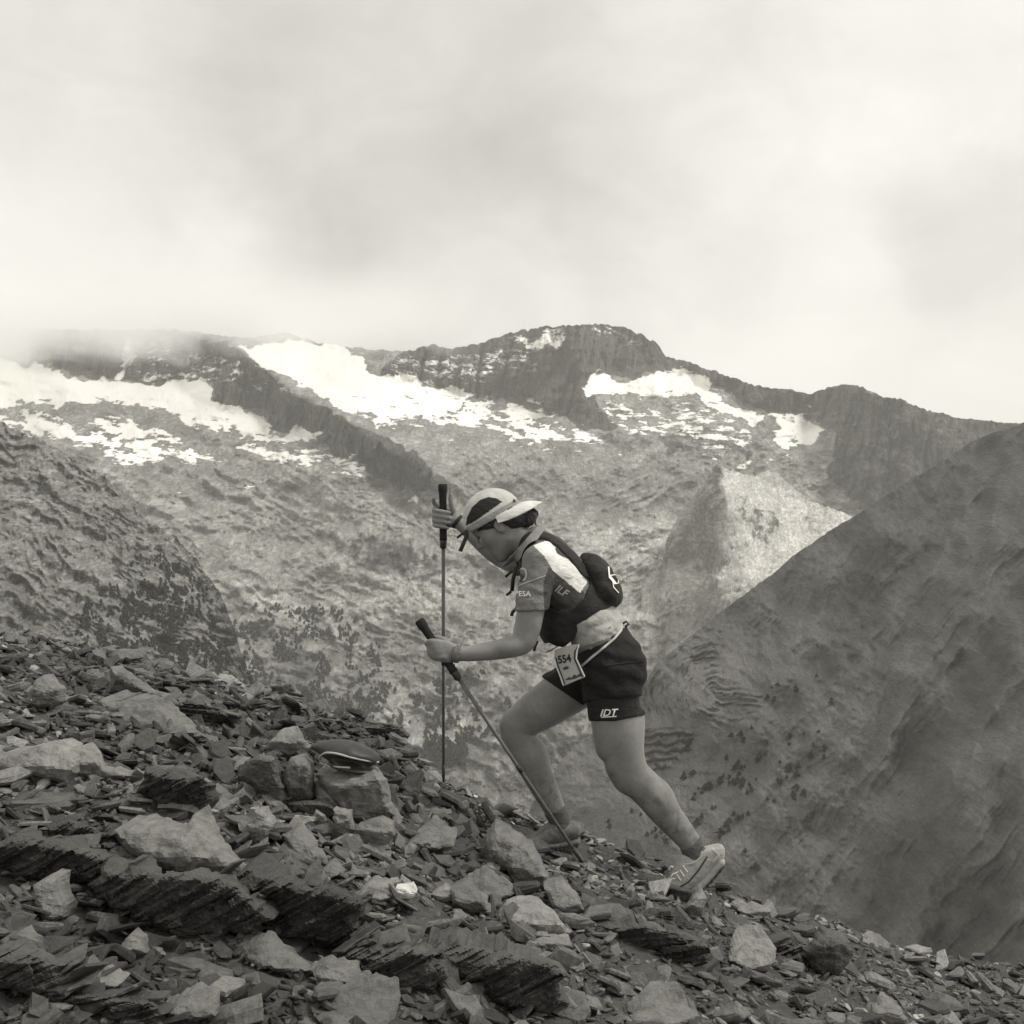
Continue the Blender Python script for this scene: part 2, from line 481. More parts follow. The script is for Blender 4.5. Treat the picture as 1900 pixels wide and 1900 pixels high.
def m_relief(U, V, Y):
    wU, wV = warp(U, V, 14, 60, 4.0)
    rock = 0
    for poly, s in ROCK:
        rock = np.maximum(rock, soft(poly, wU, wV, 9) * s)
    for poly, s, w in SNOW[:10]:
        rock = rock * (1 - soft(poly, U, V, 12))
    big = (fbm(wU / 150, wV / 110, octaves=4) - 0.5) * 260
    ribs = (ridged(wU / 26 + wV / 160, wV / 95, 5) - 0.45) * 120 * rock
    slabs = (fbm(U / 30 - V / 70, V / 16 + U / 90, octaves=5, gain=0.6) - 0.5) * 34 - (grain(U, V, 130, 38) - 0.4) * 60 * sstep(800, 900, V) - (grain(U, V, 60, 13, 3.0) - 0.4) * 16 * sstep(760, 860, V)
    fine = (fbm(U / 6.5, V / 6.5, octaves=3) - 0.5) * 8
    edge = sstep(0, 1, np.clip((V - 640) / 80, 0, 1))
    dk, _, sd = line_d([(430, 642), (520, 712), (640, 780), (760, 846), (812, 890)], wU, wV)   # the long rib
    rib = -90 * np.exp(-(dk / 26) ** 2)
    return (big * edge + ribs + slabs * (1 - 0.5 * rock) + fine + rib) * (Y / 2600)

def m_mask(U, V):
    wU, wV = warp(U, V, 22, 60)
    wU, wV = warp(wU, wV, 9, 16)
    s = np.full(U.shape, 0.0)
    for poly, st, w in SNOW:
        s = np.maximum(s, soft(poly, wU, wV, w * 1.4 + 5) * (1.18 if st >= .9 else st))
    hole = sstep(0.50, 0.60, fbm(U / 30 + 7, V / 9 - U / 60, octaves=4, gain=0.6))
    keep = np.maximum(sstep(735, 700, V) * sstep(430, 500, U) * sstep(860, 760, U), 0.75 * sstep(745, 690, V))
    s = s - 0.48 * hole * (1 - keep) * (s > 0.05) + 0.03 * sstep(900, 800, V)
    r = np.full(U.shape, 0.12)
    wU, wV = warp(U, V, 16, 50, 3.0)
    wU, wV = warp(wU, wV, 8, 15, 3.0)
    for poly, st in ROCK:
        r = np.maximum(r, soft(poly, wU, wV, 13) * (1.35 if st >= .85 else st))
    tone = np.full(U.shape, 0.5) + 0.24 * (fbm(U / 60 - V / 90, V / 22 + U / 50, octaves=5, gain=0.6) - 0.5) * 2
    tone = tone + 0.22 * (grain(U, V, 60, 13, 3.0) - 0.42) + 0.14 * (grain(U, V, 130, 38) - 0.42)
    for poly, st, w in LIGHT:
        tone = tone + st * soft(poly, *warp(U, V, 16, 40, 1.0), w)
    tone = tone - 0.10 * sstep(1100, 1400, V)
    return np.stack([s, r, np.clip(tone, 0.05, 1)], -1)

SKYLINE = [(-120, 618), (0, 614), (120, 610), (240, 612), (330, 612), (430, 626), (480, 624), (530, 616), (580, 634), (650, 645), (700, 650), (750, 655), (800, 640), (835, 648), (880, 640), (930, 622), (970, 614), (1000, 608), (1050, 605), (1105, 602), (1150, 607), (1185, 618), (1215, 636), (1235, 660), (1270, 670), (1300, 680), (1340, 695), (1370, 704), (1400, 716), (1450, 722), (1500, 730), (1540, 719), (1575, 712), (1600, 718), (1640, 736), (1670, 742), (1700, 755), (1750, 768), (1800, 780), (1850, 783), (1900, 786), (2020, 795)]
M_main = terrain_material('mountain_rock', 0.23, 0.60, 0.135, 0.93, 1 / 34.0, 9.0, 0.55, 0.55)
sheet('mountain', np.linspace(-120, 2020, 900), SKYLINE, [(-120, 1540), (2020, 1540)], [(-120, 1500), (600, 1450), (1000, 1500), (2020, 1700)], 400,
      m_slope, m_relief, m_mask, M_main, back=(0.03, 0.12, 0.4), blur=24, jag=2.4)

# pyramid-shaped hill in the middle of the valley
def h_mask(U, V):
    wU, wV = warp(U, V, 10, 24)
    r = np.full(U.shape, 0.14)
    for poly, st in [([(1332, 850), (1300, 920), (1240, 1010), (1225, 1045), (1330, 1075), (1360, 1040), (1330, 1000), (1345, 930), (1350, 880)], 0.62),
                     ([(1370, 905), (1430, 935), (1465, 985), (1420, 1015), (1380, 1000), (1350, 950)], 0.46)]:
        r = np.maximum(r, soft(poly, wU, wV, 20) * st)
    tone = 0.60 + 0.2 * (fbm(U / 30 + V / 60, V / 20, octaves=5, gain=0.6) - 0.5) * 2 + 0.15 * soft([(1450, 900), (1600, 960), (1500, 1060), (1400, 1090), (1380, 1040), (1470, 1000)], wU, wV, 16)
    tone = tone + 0.30 * soft([(1338, 866), (1400, 890), (1470, 910), (1600, 965), (1500, 1070), (1370, 1090), (1376, 1010), (1352, 940)], wU, wV, 12)  # sunlit right flank, its brightness painted into the tone
    tone = tone - 0.20 * soft([(1333, 862), (1290, 915), (1236, 1002), (1226, 1048), (1322, 1080), (1352, 1010), (1347, 930)], wU, wV, 10)  # left face turned from the sun, shade painted into the tone
    return np.stack([0 * U, r, np.clip(tone, 0.05, 1)], -1)
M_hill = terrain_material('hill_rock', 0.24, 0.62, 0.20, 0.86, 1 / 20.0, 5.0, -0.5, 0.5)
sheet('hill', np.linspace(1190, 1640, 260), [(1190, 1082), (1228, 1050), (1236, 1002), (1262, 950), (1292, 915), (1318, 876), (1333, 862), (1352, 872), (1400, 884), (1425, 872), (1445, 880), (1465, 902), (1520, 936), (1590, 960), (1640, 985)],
      [(1190, 1085), (1230, 1140), (1300, 1190), (1640, 1200)], [(1190, 2120), (1230, 2040), (1300, 1950), (1640, 1900)], 130,
      lambda U, V: 33 + 12 * (fbm(U / 60, V / 50, octaves=3) - 0.5) * 2 + 8 * soft([(1332, 850), (1230, 1045), (1340, 1060), (1420, 1000)], U, V, 20),
      lambda U, V, Y: (ridged(U / 22 + V / 60, V / 45, 5) - 0.45) * 22 + (fbm(U / 9, V / 9, octaves=4) - 0.5) * 9 - 230 * np.maximum(0, 1 - line_d([(1333, 862), (1349, 950), (1326, 1070)], *warp(U, V, 10, 40))[0] / 95),
      h_mask, M_hill, back=(0.05, 0.2), jag=2.2)

# left spur
def s_mask(U, V):
    wU, wV = warp(U, V, 10, 30)
    r = 0.05 + 0.30 * sstep(0.5, 0.7, fbm(U / 40 + V / 80, V / 45, octaves=4)) + 0.35 * soft([(200, 890), (265, 952), (351, 1009), (407, 1099), (420, 1130), (330, 1060), (230, 960)], wU, wV, 12)
    tone = 0.5 + 0.22 * (grain(U, V, 60, 14, 5.0) - 0.42) + 0.2 * (fbm(U / 26 - V / 60, V / 18 + U / 60, octaves=5, gain=0.62) - 0.5) * 2 - 0.06 * sstep(1000, 1250, V)
    return np.stack([0 * U, r, np.clip(tone, 0.05, 1)], -1)
M_spur = terrain_material('spur_rock', 0.21, 0.52, 0.20, 0.86, 1 / 9.0, 3.0, 0.6, 0.6)
sheet('hill_spur', np.linspace(-140, 480, 300), [(-140, 715), (0, 787), (50, 806), (100, 832), (150, 858), (192, 884), (230, 922), (262, 956), (300, 985), (340, 1008), (368, 1045), (392, 1078), (410, 1104), (440, 1185), (475, 1285), (480, 1300)],
      [(-140, 1330), (480, 1360)], [(-140, 640), (0, 700), (480, 900)], 230,
      lambda U, V: 36 + 10 * (fbm(U / 90, V / 70, octaves=3) - 0.5) * 2,
      lambda U, V, Y: (-(grain(U, V, 90, 40, 5.0) - 0.4) * 24 + (ridged(U / 45 + V / 150, V / 80, 5) - 0.45) * 16 + (fbm(U / 14, V / 12, octaves=5, gain=0.6) - 0.5) * 8) * (Y / 900),
      s_mask, M_spur, back=(0.05, 0.2), jag=4.5, blur=14)

# right slope with folded strata
FOLD_AXIS = [(1322, 1282), (1420, 1300), (1800, 1360)]
FOLD_AREA = [(1185, 1285), (1215, 1235), (1262, 1200), (1330, 1162), (1372, 1150), (1330, 1225), (1345, 1262), (1420, 1296), (1400, 1325), (1330, 1350), (1270, 1345), (1190, 1330)]
FOLD_UP = [(1340, 1150), (1400, 1110), (1450, 1105), (1470, 1150), (1420, 1185), (1360, 1180)]
LEDGES = [(1150, 1350), (1290, 1352), (1285, 1392), (1240, 1425), (1150, 1450)]
def bands(U, V):
    wU, wV = warp(U, V, 9, 26, 2.0)
    d, _, _ = line_d(FOLD_AXIS, wU, wV)
    ph = d / 12.5 + 1.3 * fbm(U / 40, V / 30)
    a = (np.sin(ph * 2 * np.pi) + 0.5 * np.sin(ph * 5.1 * np.pi)) * 0.75 * soft(FOLD_AREA, wU, wV, 16) * sstep(0.30, 0.55, fbm(U / 22 + 4, V / 22))
    d2, _, _ = line_d([(1440, 1120), (1408, 1165), (1500, 1230)], wU, wV)
    a2 = np.sin((d2 / 11 + fbm(U / 20, V / 20)) * 2 * np.pi) * soft(FOLD_UP, wU, wV, 16) * 0.6 * sstep(0.35, 0.6, fbm(U / 20 + 9, V / 20))
    a3 = np.sin(((wV + wU * 0.10) / 15 + fbm(U / 30, V / 30)) * 2 * np.pi) * soft(LEDGES, wU, wV, 10)
    return a + a2 + a3
GULLY = [([(1820, 1010), (1730, 1150), (1640, 1290), (1560, 1400), (1470, 1480)], 55, -8), ([(1900, 1030), (1790, 1200), (1700, 1370), (1600, 1480), (1500, 1600)], 60, 8),
         ([(1560, 1540), (1500, 1600), (1440, 1640)], 26, -9), ([(1560, 1130), (1610, 1210), (1600, 1320)], 60, 8), ([(1980, 1150), (1850, 1420), (1720, 1640)], 60, -9)]
def r_relief(U, V, Y):
    wU, wV = warp(U, V, 34, 110, 6.0)
    r = (fbm(U / 120, V / 120, octaves=3) - 0.5) * 50
    for pts, w, a in GULLY:
        d, tt, sd = line_d(pts, wU, wV)
        r = r + a * np.exp(-(d / w) ** 2)
    fade = sstep(1950, 1500, U)
    r = r + (fbm(U / 13 - V / 30, V / 12, octaves=5, gain=0.55) - 0.5) * 4.5 * (0.45 + fade)
    return r * (Y / 800) - 16 * folds(U, V) * sstep(1300, 1500, U) + bands(U, V) * 2.0
def folds(U, V):
    wU, wV = warp(U, V, 40, 160, 8.0)
    a = -0.58 * wU + 0.81 * wV; b = 0.81 * wU + 0.58 * wV
    return ridged(a / 420 + 2.2, b / 85, 4, 0.5) - 0.45
def r_mask(U, V):
    wU, wV = warp(U, V, 10, 30)
    r = 0.05 + 0.55 * sstep(0.2, 0.9, -bands(U, V)) + 0.3 * soft(LEDGES, wU, wV, 8)
    tone = 0.5 + 0.15 * (fbm(U / 45 - V / 80, V / 40 + U / 60, octaves=6, gain=0.6) - 0.5) * 2
    tone = tone + 0.20 * sstep(0.1, 0.9, bands(U, V))
    for pts, w, s in [([(1760, 1090), (1660, 1250), (1570, 1380), (1480, 1480), (1400, 1560)], 26, 0.10), ([(1680, 1330), (1620, 1420), (1520, 1520)], 10, 0.13), ([(1700, 1140), (1680, 1160)], 9, 0.12),
                      ([(1530, 1565), (1490, 1620), (1440, 1660)], 8, 0.12), ([(1720, 1360), (1600, 1500), (1540, 1590)], 40, -0.05), ([(1480, 1600), (1440, 1630)], 14, -0.06),
                      ([(1660, 1250), (1620, 1250)], 12, -0.08), ([(1100, 1440), (1250, 1300), (1330, 1250)], 60, 0.05)]:
        d, _, _ = line_d(pts, wU, wV)
        tone = tone + s * np.exp(-(d / w) ** 2) * (0.6 + 0.8 * fbm(U / 9, V / 9))
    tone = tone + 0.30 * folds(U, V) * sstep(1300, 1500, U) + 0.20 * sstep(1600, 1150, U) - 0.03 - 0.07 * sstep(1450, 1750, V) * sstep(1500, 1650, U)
    return np.stack([0 * U, r, np.clip(tone, 0.05, 1)], -1)
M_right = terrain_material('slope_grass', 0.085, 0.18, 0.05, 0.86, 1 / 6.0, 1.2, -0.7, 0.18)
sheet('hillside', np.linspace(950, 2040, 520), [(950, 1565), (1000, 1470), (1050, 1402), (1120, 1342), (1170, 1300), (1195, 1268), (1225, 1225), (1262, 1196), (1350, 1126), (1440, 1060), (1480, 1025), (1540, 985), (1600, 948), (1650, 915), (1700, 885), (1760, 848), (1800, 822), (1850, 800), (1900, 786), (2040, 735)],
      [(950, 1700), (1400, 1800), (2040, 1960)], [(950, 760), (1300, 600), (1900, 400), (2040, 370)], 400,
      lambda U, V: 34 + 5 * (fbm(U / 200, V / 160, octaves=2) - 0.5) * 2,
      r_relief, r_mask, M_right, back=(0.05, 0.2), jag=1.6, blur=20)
# ------------------------------------------------------------------ foreground scree slope
CREST = [(0, 1170, 6.2), (120, 1190, 6.1), (300, 1236, 5.9), (450, 1275, 5.7), (560, 1300, 5.6), (680, 1345, 5.35), (740, 1378, 5.2), (822, 1455, 5.0), (950, 1503, 4.95), (1070, 1540, 4.9), (1200, 1592, 4.82), (1340, 1648, 4.75), (1450, 1680, 4.72), (1550, 1708, 4.7), (1700, 1766, 4.65), (1800, 1785, 4.62), (1900, 1800, 4.6)]
_c = [P(*c) for c in CREST]
CX = np.array([-9.0] + [c.x for c in _c] + [9.0])
CY = np.array([7.6] + [c.y for c in _c] + [4.2])
CZ = np.array([_c[0].z + 0.25 * (9.0 + _c[0].x)] + [c.z for c in _c] + [_c[-1].z - 0.25 * (9.0 - _c[-1].x)])

FEET = [(0.14, 4.66, 0.20, 0.026), (0.12, 4.45, 0.22, 0.02)]
def gz(x, y):
    x = np.asarray(x, float); y = np.asarray(y, float)
    zc = np.interp(x, CX, CZ); yc = np.interp(x, CX, CY)
    near = sstep(0, 2.0, yc - y)
    plane = -1.15 - 0.25 * x
    z = zc * (1 - near) + plane * near
    und = (fbm(x * 1.1 + 5, y * 1.1, octaves=3) - 0.5) * 0.16 * near + (fbm(x * 4.5, y * 4.5 + 3, octaves=3) - 0.5) * 0.055
    over = np.maximum(y - yc, 0)
    for fx, fy, fr, fd in FEET:                        # the path the runner treads is worn in a little
        z = z - fd * np.exp(-((x - fx) ** 2 + (y - fy) ** 2) / fr ** 2)
    return z + und - 0.95 * over ** 1.15 * (1 + 0.25 * (vnoise(x * 1.3, y * 1.3) - 0.5))

def hit(u, v, y0=1.4, y1=7.5):
    ys = np.linspace(y0, y1, 700)
    dx = (u - 950.0) / F; dz = (950.0 - v) / F
    below = dz * ys < gz(dx * ys, ys)
    i = int(np.argmax(below)) if below.any() else int(np.argmin(np.abs(ys - np.interp(dx * 4.9, CX, CY))))
    return Vector((dx * ys[i], ys[i], float(gz(dx * ys[i], ys[i]))))

def rock_material(name, lo, hi, rough=0.62, vein=True, attr_tone=False, detail=26.0):
    m, t, b = new_mat(name)
    b.inputs['Roughness'].default_value = rough
    b.inputs['Specular IOR Level'].default_value = 0.35
    c = N(t, 'ShaderNodeTexCoord').outputs['Object']
    geo = N(t, 'ShaderNodeNewGeometry')
    pos = geo.outputs['Position']
    nf = noise(t, pos, detail * 4, 6, 0.7)
    nm = noise(t, pos, detail, 5, 0.65, 0.4)
    k = mathn(t, 'ADD', mathn(t, 'MULTIPLY', nf, 0.45), mathn(t, 'MULTIPLY', nm, 0.55))
    base = ramp(t, k, [(0.33, grey(lo)), (0.66, grey(hi))])
    if attr_tone:
        a = N(t, 'ShaderNodeAttribute', attribute_name='mask')
        tone = a.outputs['Fac']
    else:
        oi = N(t, 'ShaderNodeObjectInfo')
        tone = mathn(t, 'ADD', 0.62, mathn(t, 'MULTIPLY', oi.outputs['Random'], 0.75))
    base = mixc(t, 1.0, base, tone, 'MULTIPLY')
    if vein:
        lich = noise(t, pos, detail * 0.55, 7, 0.75, 1.2)
        base = mixc(t, ramp(t, lich, [(0.60, 0.0), (0.72, 0.55)]), base, grey(min(hi * 1.9, 0.5)))
    L(t, base, b.inputs['Base Color'])
    bump(t, b, k, 0.9, 0.006)
    return m

M_ground = rock_material('scree_soil', 0.022, 0.08, 0.85, False, False, 40.0)
M_shard = rock_material('slate_shard', 0.04, 0.16, 0.6, False, True, 45.0)
M_slate = rock_material('slate', 0.055, 0.185, 0.6, True, False, 26.0)
M_layer = rock_material('slate_layers', 0.035, 0.10, 0.62, False, False, 30.0)

def build_ground():
    xs = np.concatenate([np.linspace(-9, -3.2, 60)[:-1], np.linspace(-3.2, 2.6, 250), np.linspace(2.6, 9, 60)[1:]])
    ys = np.concatenate([np.linspace(-3, 1.6, 40)[:-1], np.linspace(1.6, 6.8, 230), np.linspace(6.8, 60, 60)[1:]])
    X, Y = np.meshgrid(xs, ys)
    Z = gz(X, np.minimum(Y, 9)) - np.maximum(Y - 9, 0) * 1.1
    fine = sstep(9, 6.5, Y)
    Z = Z + fine * (fbm(X * 16, Y * 16, octaves=3) - 0.5) * 0.03
    idx = np.arange(X.size).reshape(X.shape)
    Q = np.stack([idx[:-1, :-1], idx[:-1, 1:], idx[1:, 1:], idx[1:, :-1]], -1).reshape(-1, 4)
    me = mesh_np('ground', np.stack([X, Y, Z], -1).reshape(-1, 3), Q, M_ground)
    add('ground', me, kind='structure')
build_ground()

# ---- shard templates
def shard_template(rng, k, el, th):
    a = np.sort((np.arange(k) + rng.uniform(-0.35, 0.35, k)) / k * 2 * np.pi)
    r = rng.uniform(0.65, 1.15, k)
    ring = np.stack([np.cos(a) * r, np.sin(a) * r * el], -1) * 0.5
    ins = rng.uniform(0.72, 0.98, k)
    top = ring * ins[:, None] + rng.normal(0, 0.02, (k, 2))
    zb = np.full(k, -th * 0.5); zt = th * 0.5 * (1 + rng.uniform(-0.45, 0.35, k)) + top[:, 0] * rng.uniform(-0.12, 0.12)
    V = np.concatenate([np.c_[ring * rng.uniform(0.8, 1.0), zb], np.c_[ring, zb * 0.2 + zt * 0.25], np.c_[top, zt], [[0, 0, zb.mean()], [*(top.mean(0) + rng.normal(0, 0.05, 2)), zt.mean() + th * rng.uniform(-0.1, 0.15)]]])
    T = []
    for i in range(k):
        j = (i + 1) % k
        T += [(i, j, k + j), (i, k + j, k + i), (k + i, k + j, 2 * k + j), (k + i, 2 * k + j, 2 * k + i), (2 * k + i, 2 * k + j, 3 * k + 1), (j, i, 3 * k)]
    return V, np.array(T)
TRNG = np.random.default_rng(21)
TEMPL = [shard_template(TRNG, int(TRNG.integers(5, 7)), TRNG.uniform(0.4, 0.9), TRNG.uniform(0.05, 0.20)) for _ in range(36)]

def rot_mats(tilt_ax, tilt_ay, yaw):
    cx, sx, cy, sy, cz, sz = np.cos(tilt_ax), np.sin(tilt_ax), np.cos(tilt_ay), np.sin(tilt_ay), np.cos(yaw), np.sin(yaw)
    n = len(yaw)
    Rz = np.zeros((n, 3, 3)); Rz[:, 0, 0] = cz; Rz[:, 0, 1] = -sz; Rz[:, 1, 0] = sz; Rz[:, 1, 1] = cz; Rz[:, 2, 2] = 1
    Rx = np.zeros((n, 3, 3)); Rx[:, 0, 0] = 1; Rx[:, 1, 1] = cx; Rx[:, 1, 2] = -sx; Rx[:, 2, 1] = sx; Rx[:, 2, 2] = cx
    Ry = np.zeros((n, 3, 3)); Ry[:, 1, 1] = 1; Ry[:, 0, 0] = cy; Ry[:, 0, 2] = sy; Ry[:, 2, 0] = -sy; Ry[:, 2, 2] = cy
    return Ry @ Rx @ Rz

def scatter_shards(name, n, smin, smax, label, seed, lift=0.25, power=2.2, density=None, tilt=0.36):
    rng = np.random.default_rng(seed)
    y = rng.uniform(1.9, 6.9, n * 3)
    x = rng.uniform(-0.47, 0.45, n * 3) * y
    keep = rng.random(n * 3) < np.clip(y / 6.5, 0.25, 1) ** 1.0
    yc = np.interp(x, CX, CY)
    keep &= y < yc + 0.35
    keep &= ~((np.abs(x - 0.13) < 0.16) & (y > 4.46) & (y < 4.80)) | (rng.random(n * 3) < 0.12)
    keep &= ~((np.abs(x - 0.60) < 0.13) & (y > 4.30) & (y < 4.56)) | (rng.random(n * 3) < 0.25)
    if density is not None:
        keep &= rng.random(n * 3) < density(x, y)
    x = x[keep][:n]; y = y[keep][:n]; n = len(x)
    s = smin + (smax - smin) * rng.random(n) ** power
    z = gz(x, y) + s * (lift * rng.random(n) - 0.02)
    R = rot_mats(rng.normal(0, tilt, n), rng.normal(0.24, tilt, n), rng.uniform(0, 2 * np.pi, n))
    tone = rng.lognormal(0.02, 0.46, n); tone = np.where(rng.random(n) < 0.025, tone * 2.0, tone)
    tone = tone * (0.55 + 0.75 * sstep(0.3, 0.68, fbm(x * 1.6 + 3, y * 1.6, octaves=3))) * (0.8 + 0.3 * sstep(3.0, 5.0, y))
    tid = rng.integers(0, len(TEMPL), n)
    Vs, Ts, As, off = [], [], [], 0
    for k, (V, T) in enumerate(TEMPL):
        w = np.where(tid == k)[0]
        if not len(w):
            continue
        pv = np.einsum('nij,vj->nvi', R[w], V) * s[w, None, None] + np.stack([x[w], y[w], z[w]], -1)[:, None]
        Vs.append(pv.reshape(-1, 3)); As.append(np.repeat(tone[w], len(V)))
        Ts.append((T[None] + (np.arange(len(w)) * len(V))[:, None, None] + off).reshape(-1, 3))
        off += len(w) * len(V)
    me = mesh_np(name, np.concatenate(Vs), np.concatenate(Ts), M_shard, smooth=False)
    a = np.concatenate(As)
    attr(me, 'mask', np.stack([a, a, a], -1))
    add(name, me, kind='stuff', label=label, category='gravel')

scatter_shards('gravel', 26000, 0.012, 0.05, 'fine broken slate gravel covering the scree slope', 5)
scatter_shards('shard_litter', 4600, 0.04, 0.14, 'small loose slate shards littering the scree slope', 6, power=2.1, tilt=0.42, density=lambda x, y: np.where(x > 0.3, 0.3, 1.0))

# ---- rock meshes used by the individual stones
def slab_mesh(seed):
    rng = np.random.default_rng(seed)
    V, T = shard_template(rng, int(rng.integers(6, 10)), rng.uniform(0.4, 0.85), rng.uniform(0.09, 0.24))
    bm = bmesh.new()
    vs = [bm.verts.new(v) for v in V]
    for f in T:
        bm.faces.new([vs[i] for i in f])
    bmesh.ops.subdivide_edges(bm, edges=bm.edges[:], cuts=2, use_grid_fill=True)
    C = np.array([v.co[:] for v in bm.verts])
    lay = np.floor(C[:, 2] / 0.045 + fbm(C[:, 0] * 3, C[:, 1] * 3 + seed) * 2) * 0.012
    dn = (fbm(C[:, 0] * 9 + seed, C[:, 1] * 9, C[:, 2] * 14, octaves=3) - 0.5) * 0.075
    for v, a, l in zip(bm.verts, dn, lay):
        v.co += Vector((v.co.x, v.co.y, v.co.z * 1.4)) * float(a) * 1.6 + Vector((v.co.x, v.co.y, 0)) * float(l)
    me = bpy.data.meshes.new('slab'); bm.normal_update(); bm.to_mesh(me); bm.free()
    me.materials.append(M_slate)
    return me

def block_mesh(seed):
    rng = np.random.default_rng(seed)
    pts = rng.uniform(-0.5, 0.5, (13, 3)) * np.array([1, rng.uniform(0.6, 0.9), rng.uniform(0.4, 0.7)])
    bm = bmesh.new()
    for p in pts:
        bm.verts.new(p)
    r = bmesh.ops.convex_hull(bm, input=bm.verts[:])
    junk = [g for g in r['geom_interior'] if isinstance(g, bmesh.types.BMVert)]
    bmesh.ops.delete(bm, geom=junk, context='VERTS')
    bmesh.ops.bevel(bm, geom=bm.edges[:], offset=0.025, segments=1, affect='EDGES')
    bmesh.ops.triangulate(bm, faces=bm.faces[:])
    bmesh.ops.subdivide_edges(bm, edges=[e for e in bm.edges if e.calc_length() > 0.12], cuts=2, use_grid_fill=True)
    bmesh.ops.triangulate(bm, faces=bm.faces[:])
    C = np.array([v.co[:] for v in bm.verts])
    dn = (fbm(C[:, 0] * 6 + seed, C[:, 1] * 6, C[:, 2] * 9, octaves=4) - 0.5) * 0.2
    for v, a in zip(bm.verts, dn):
        v.co *= 1 + float(a)
    me = bpy.data.meshes.new('block'); bm.normal_update(); bm.to_mesh(me); bm.free()
    me.materials.append(M_slate)
    return me
SLABS = [slab_mesh(100 + i) for i in range(18)]
BLOCKS = [block_mesh(200 + i) for i in range(10)]
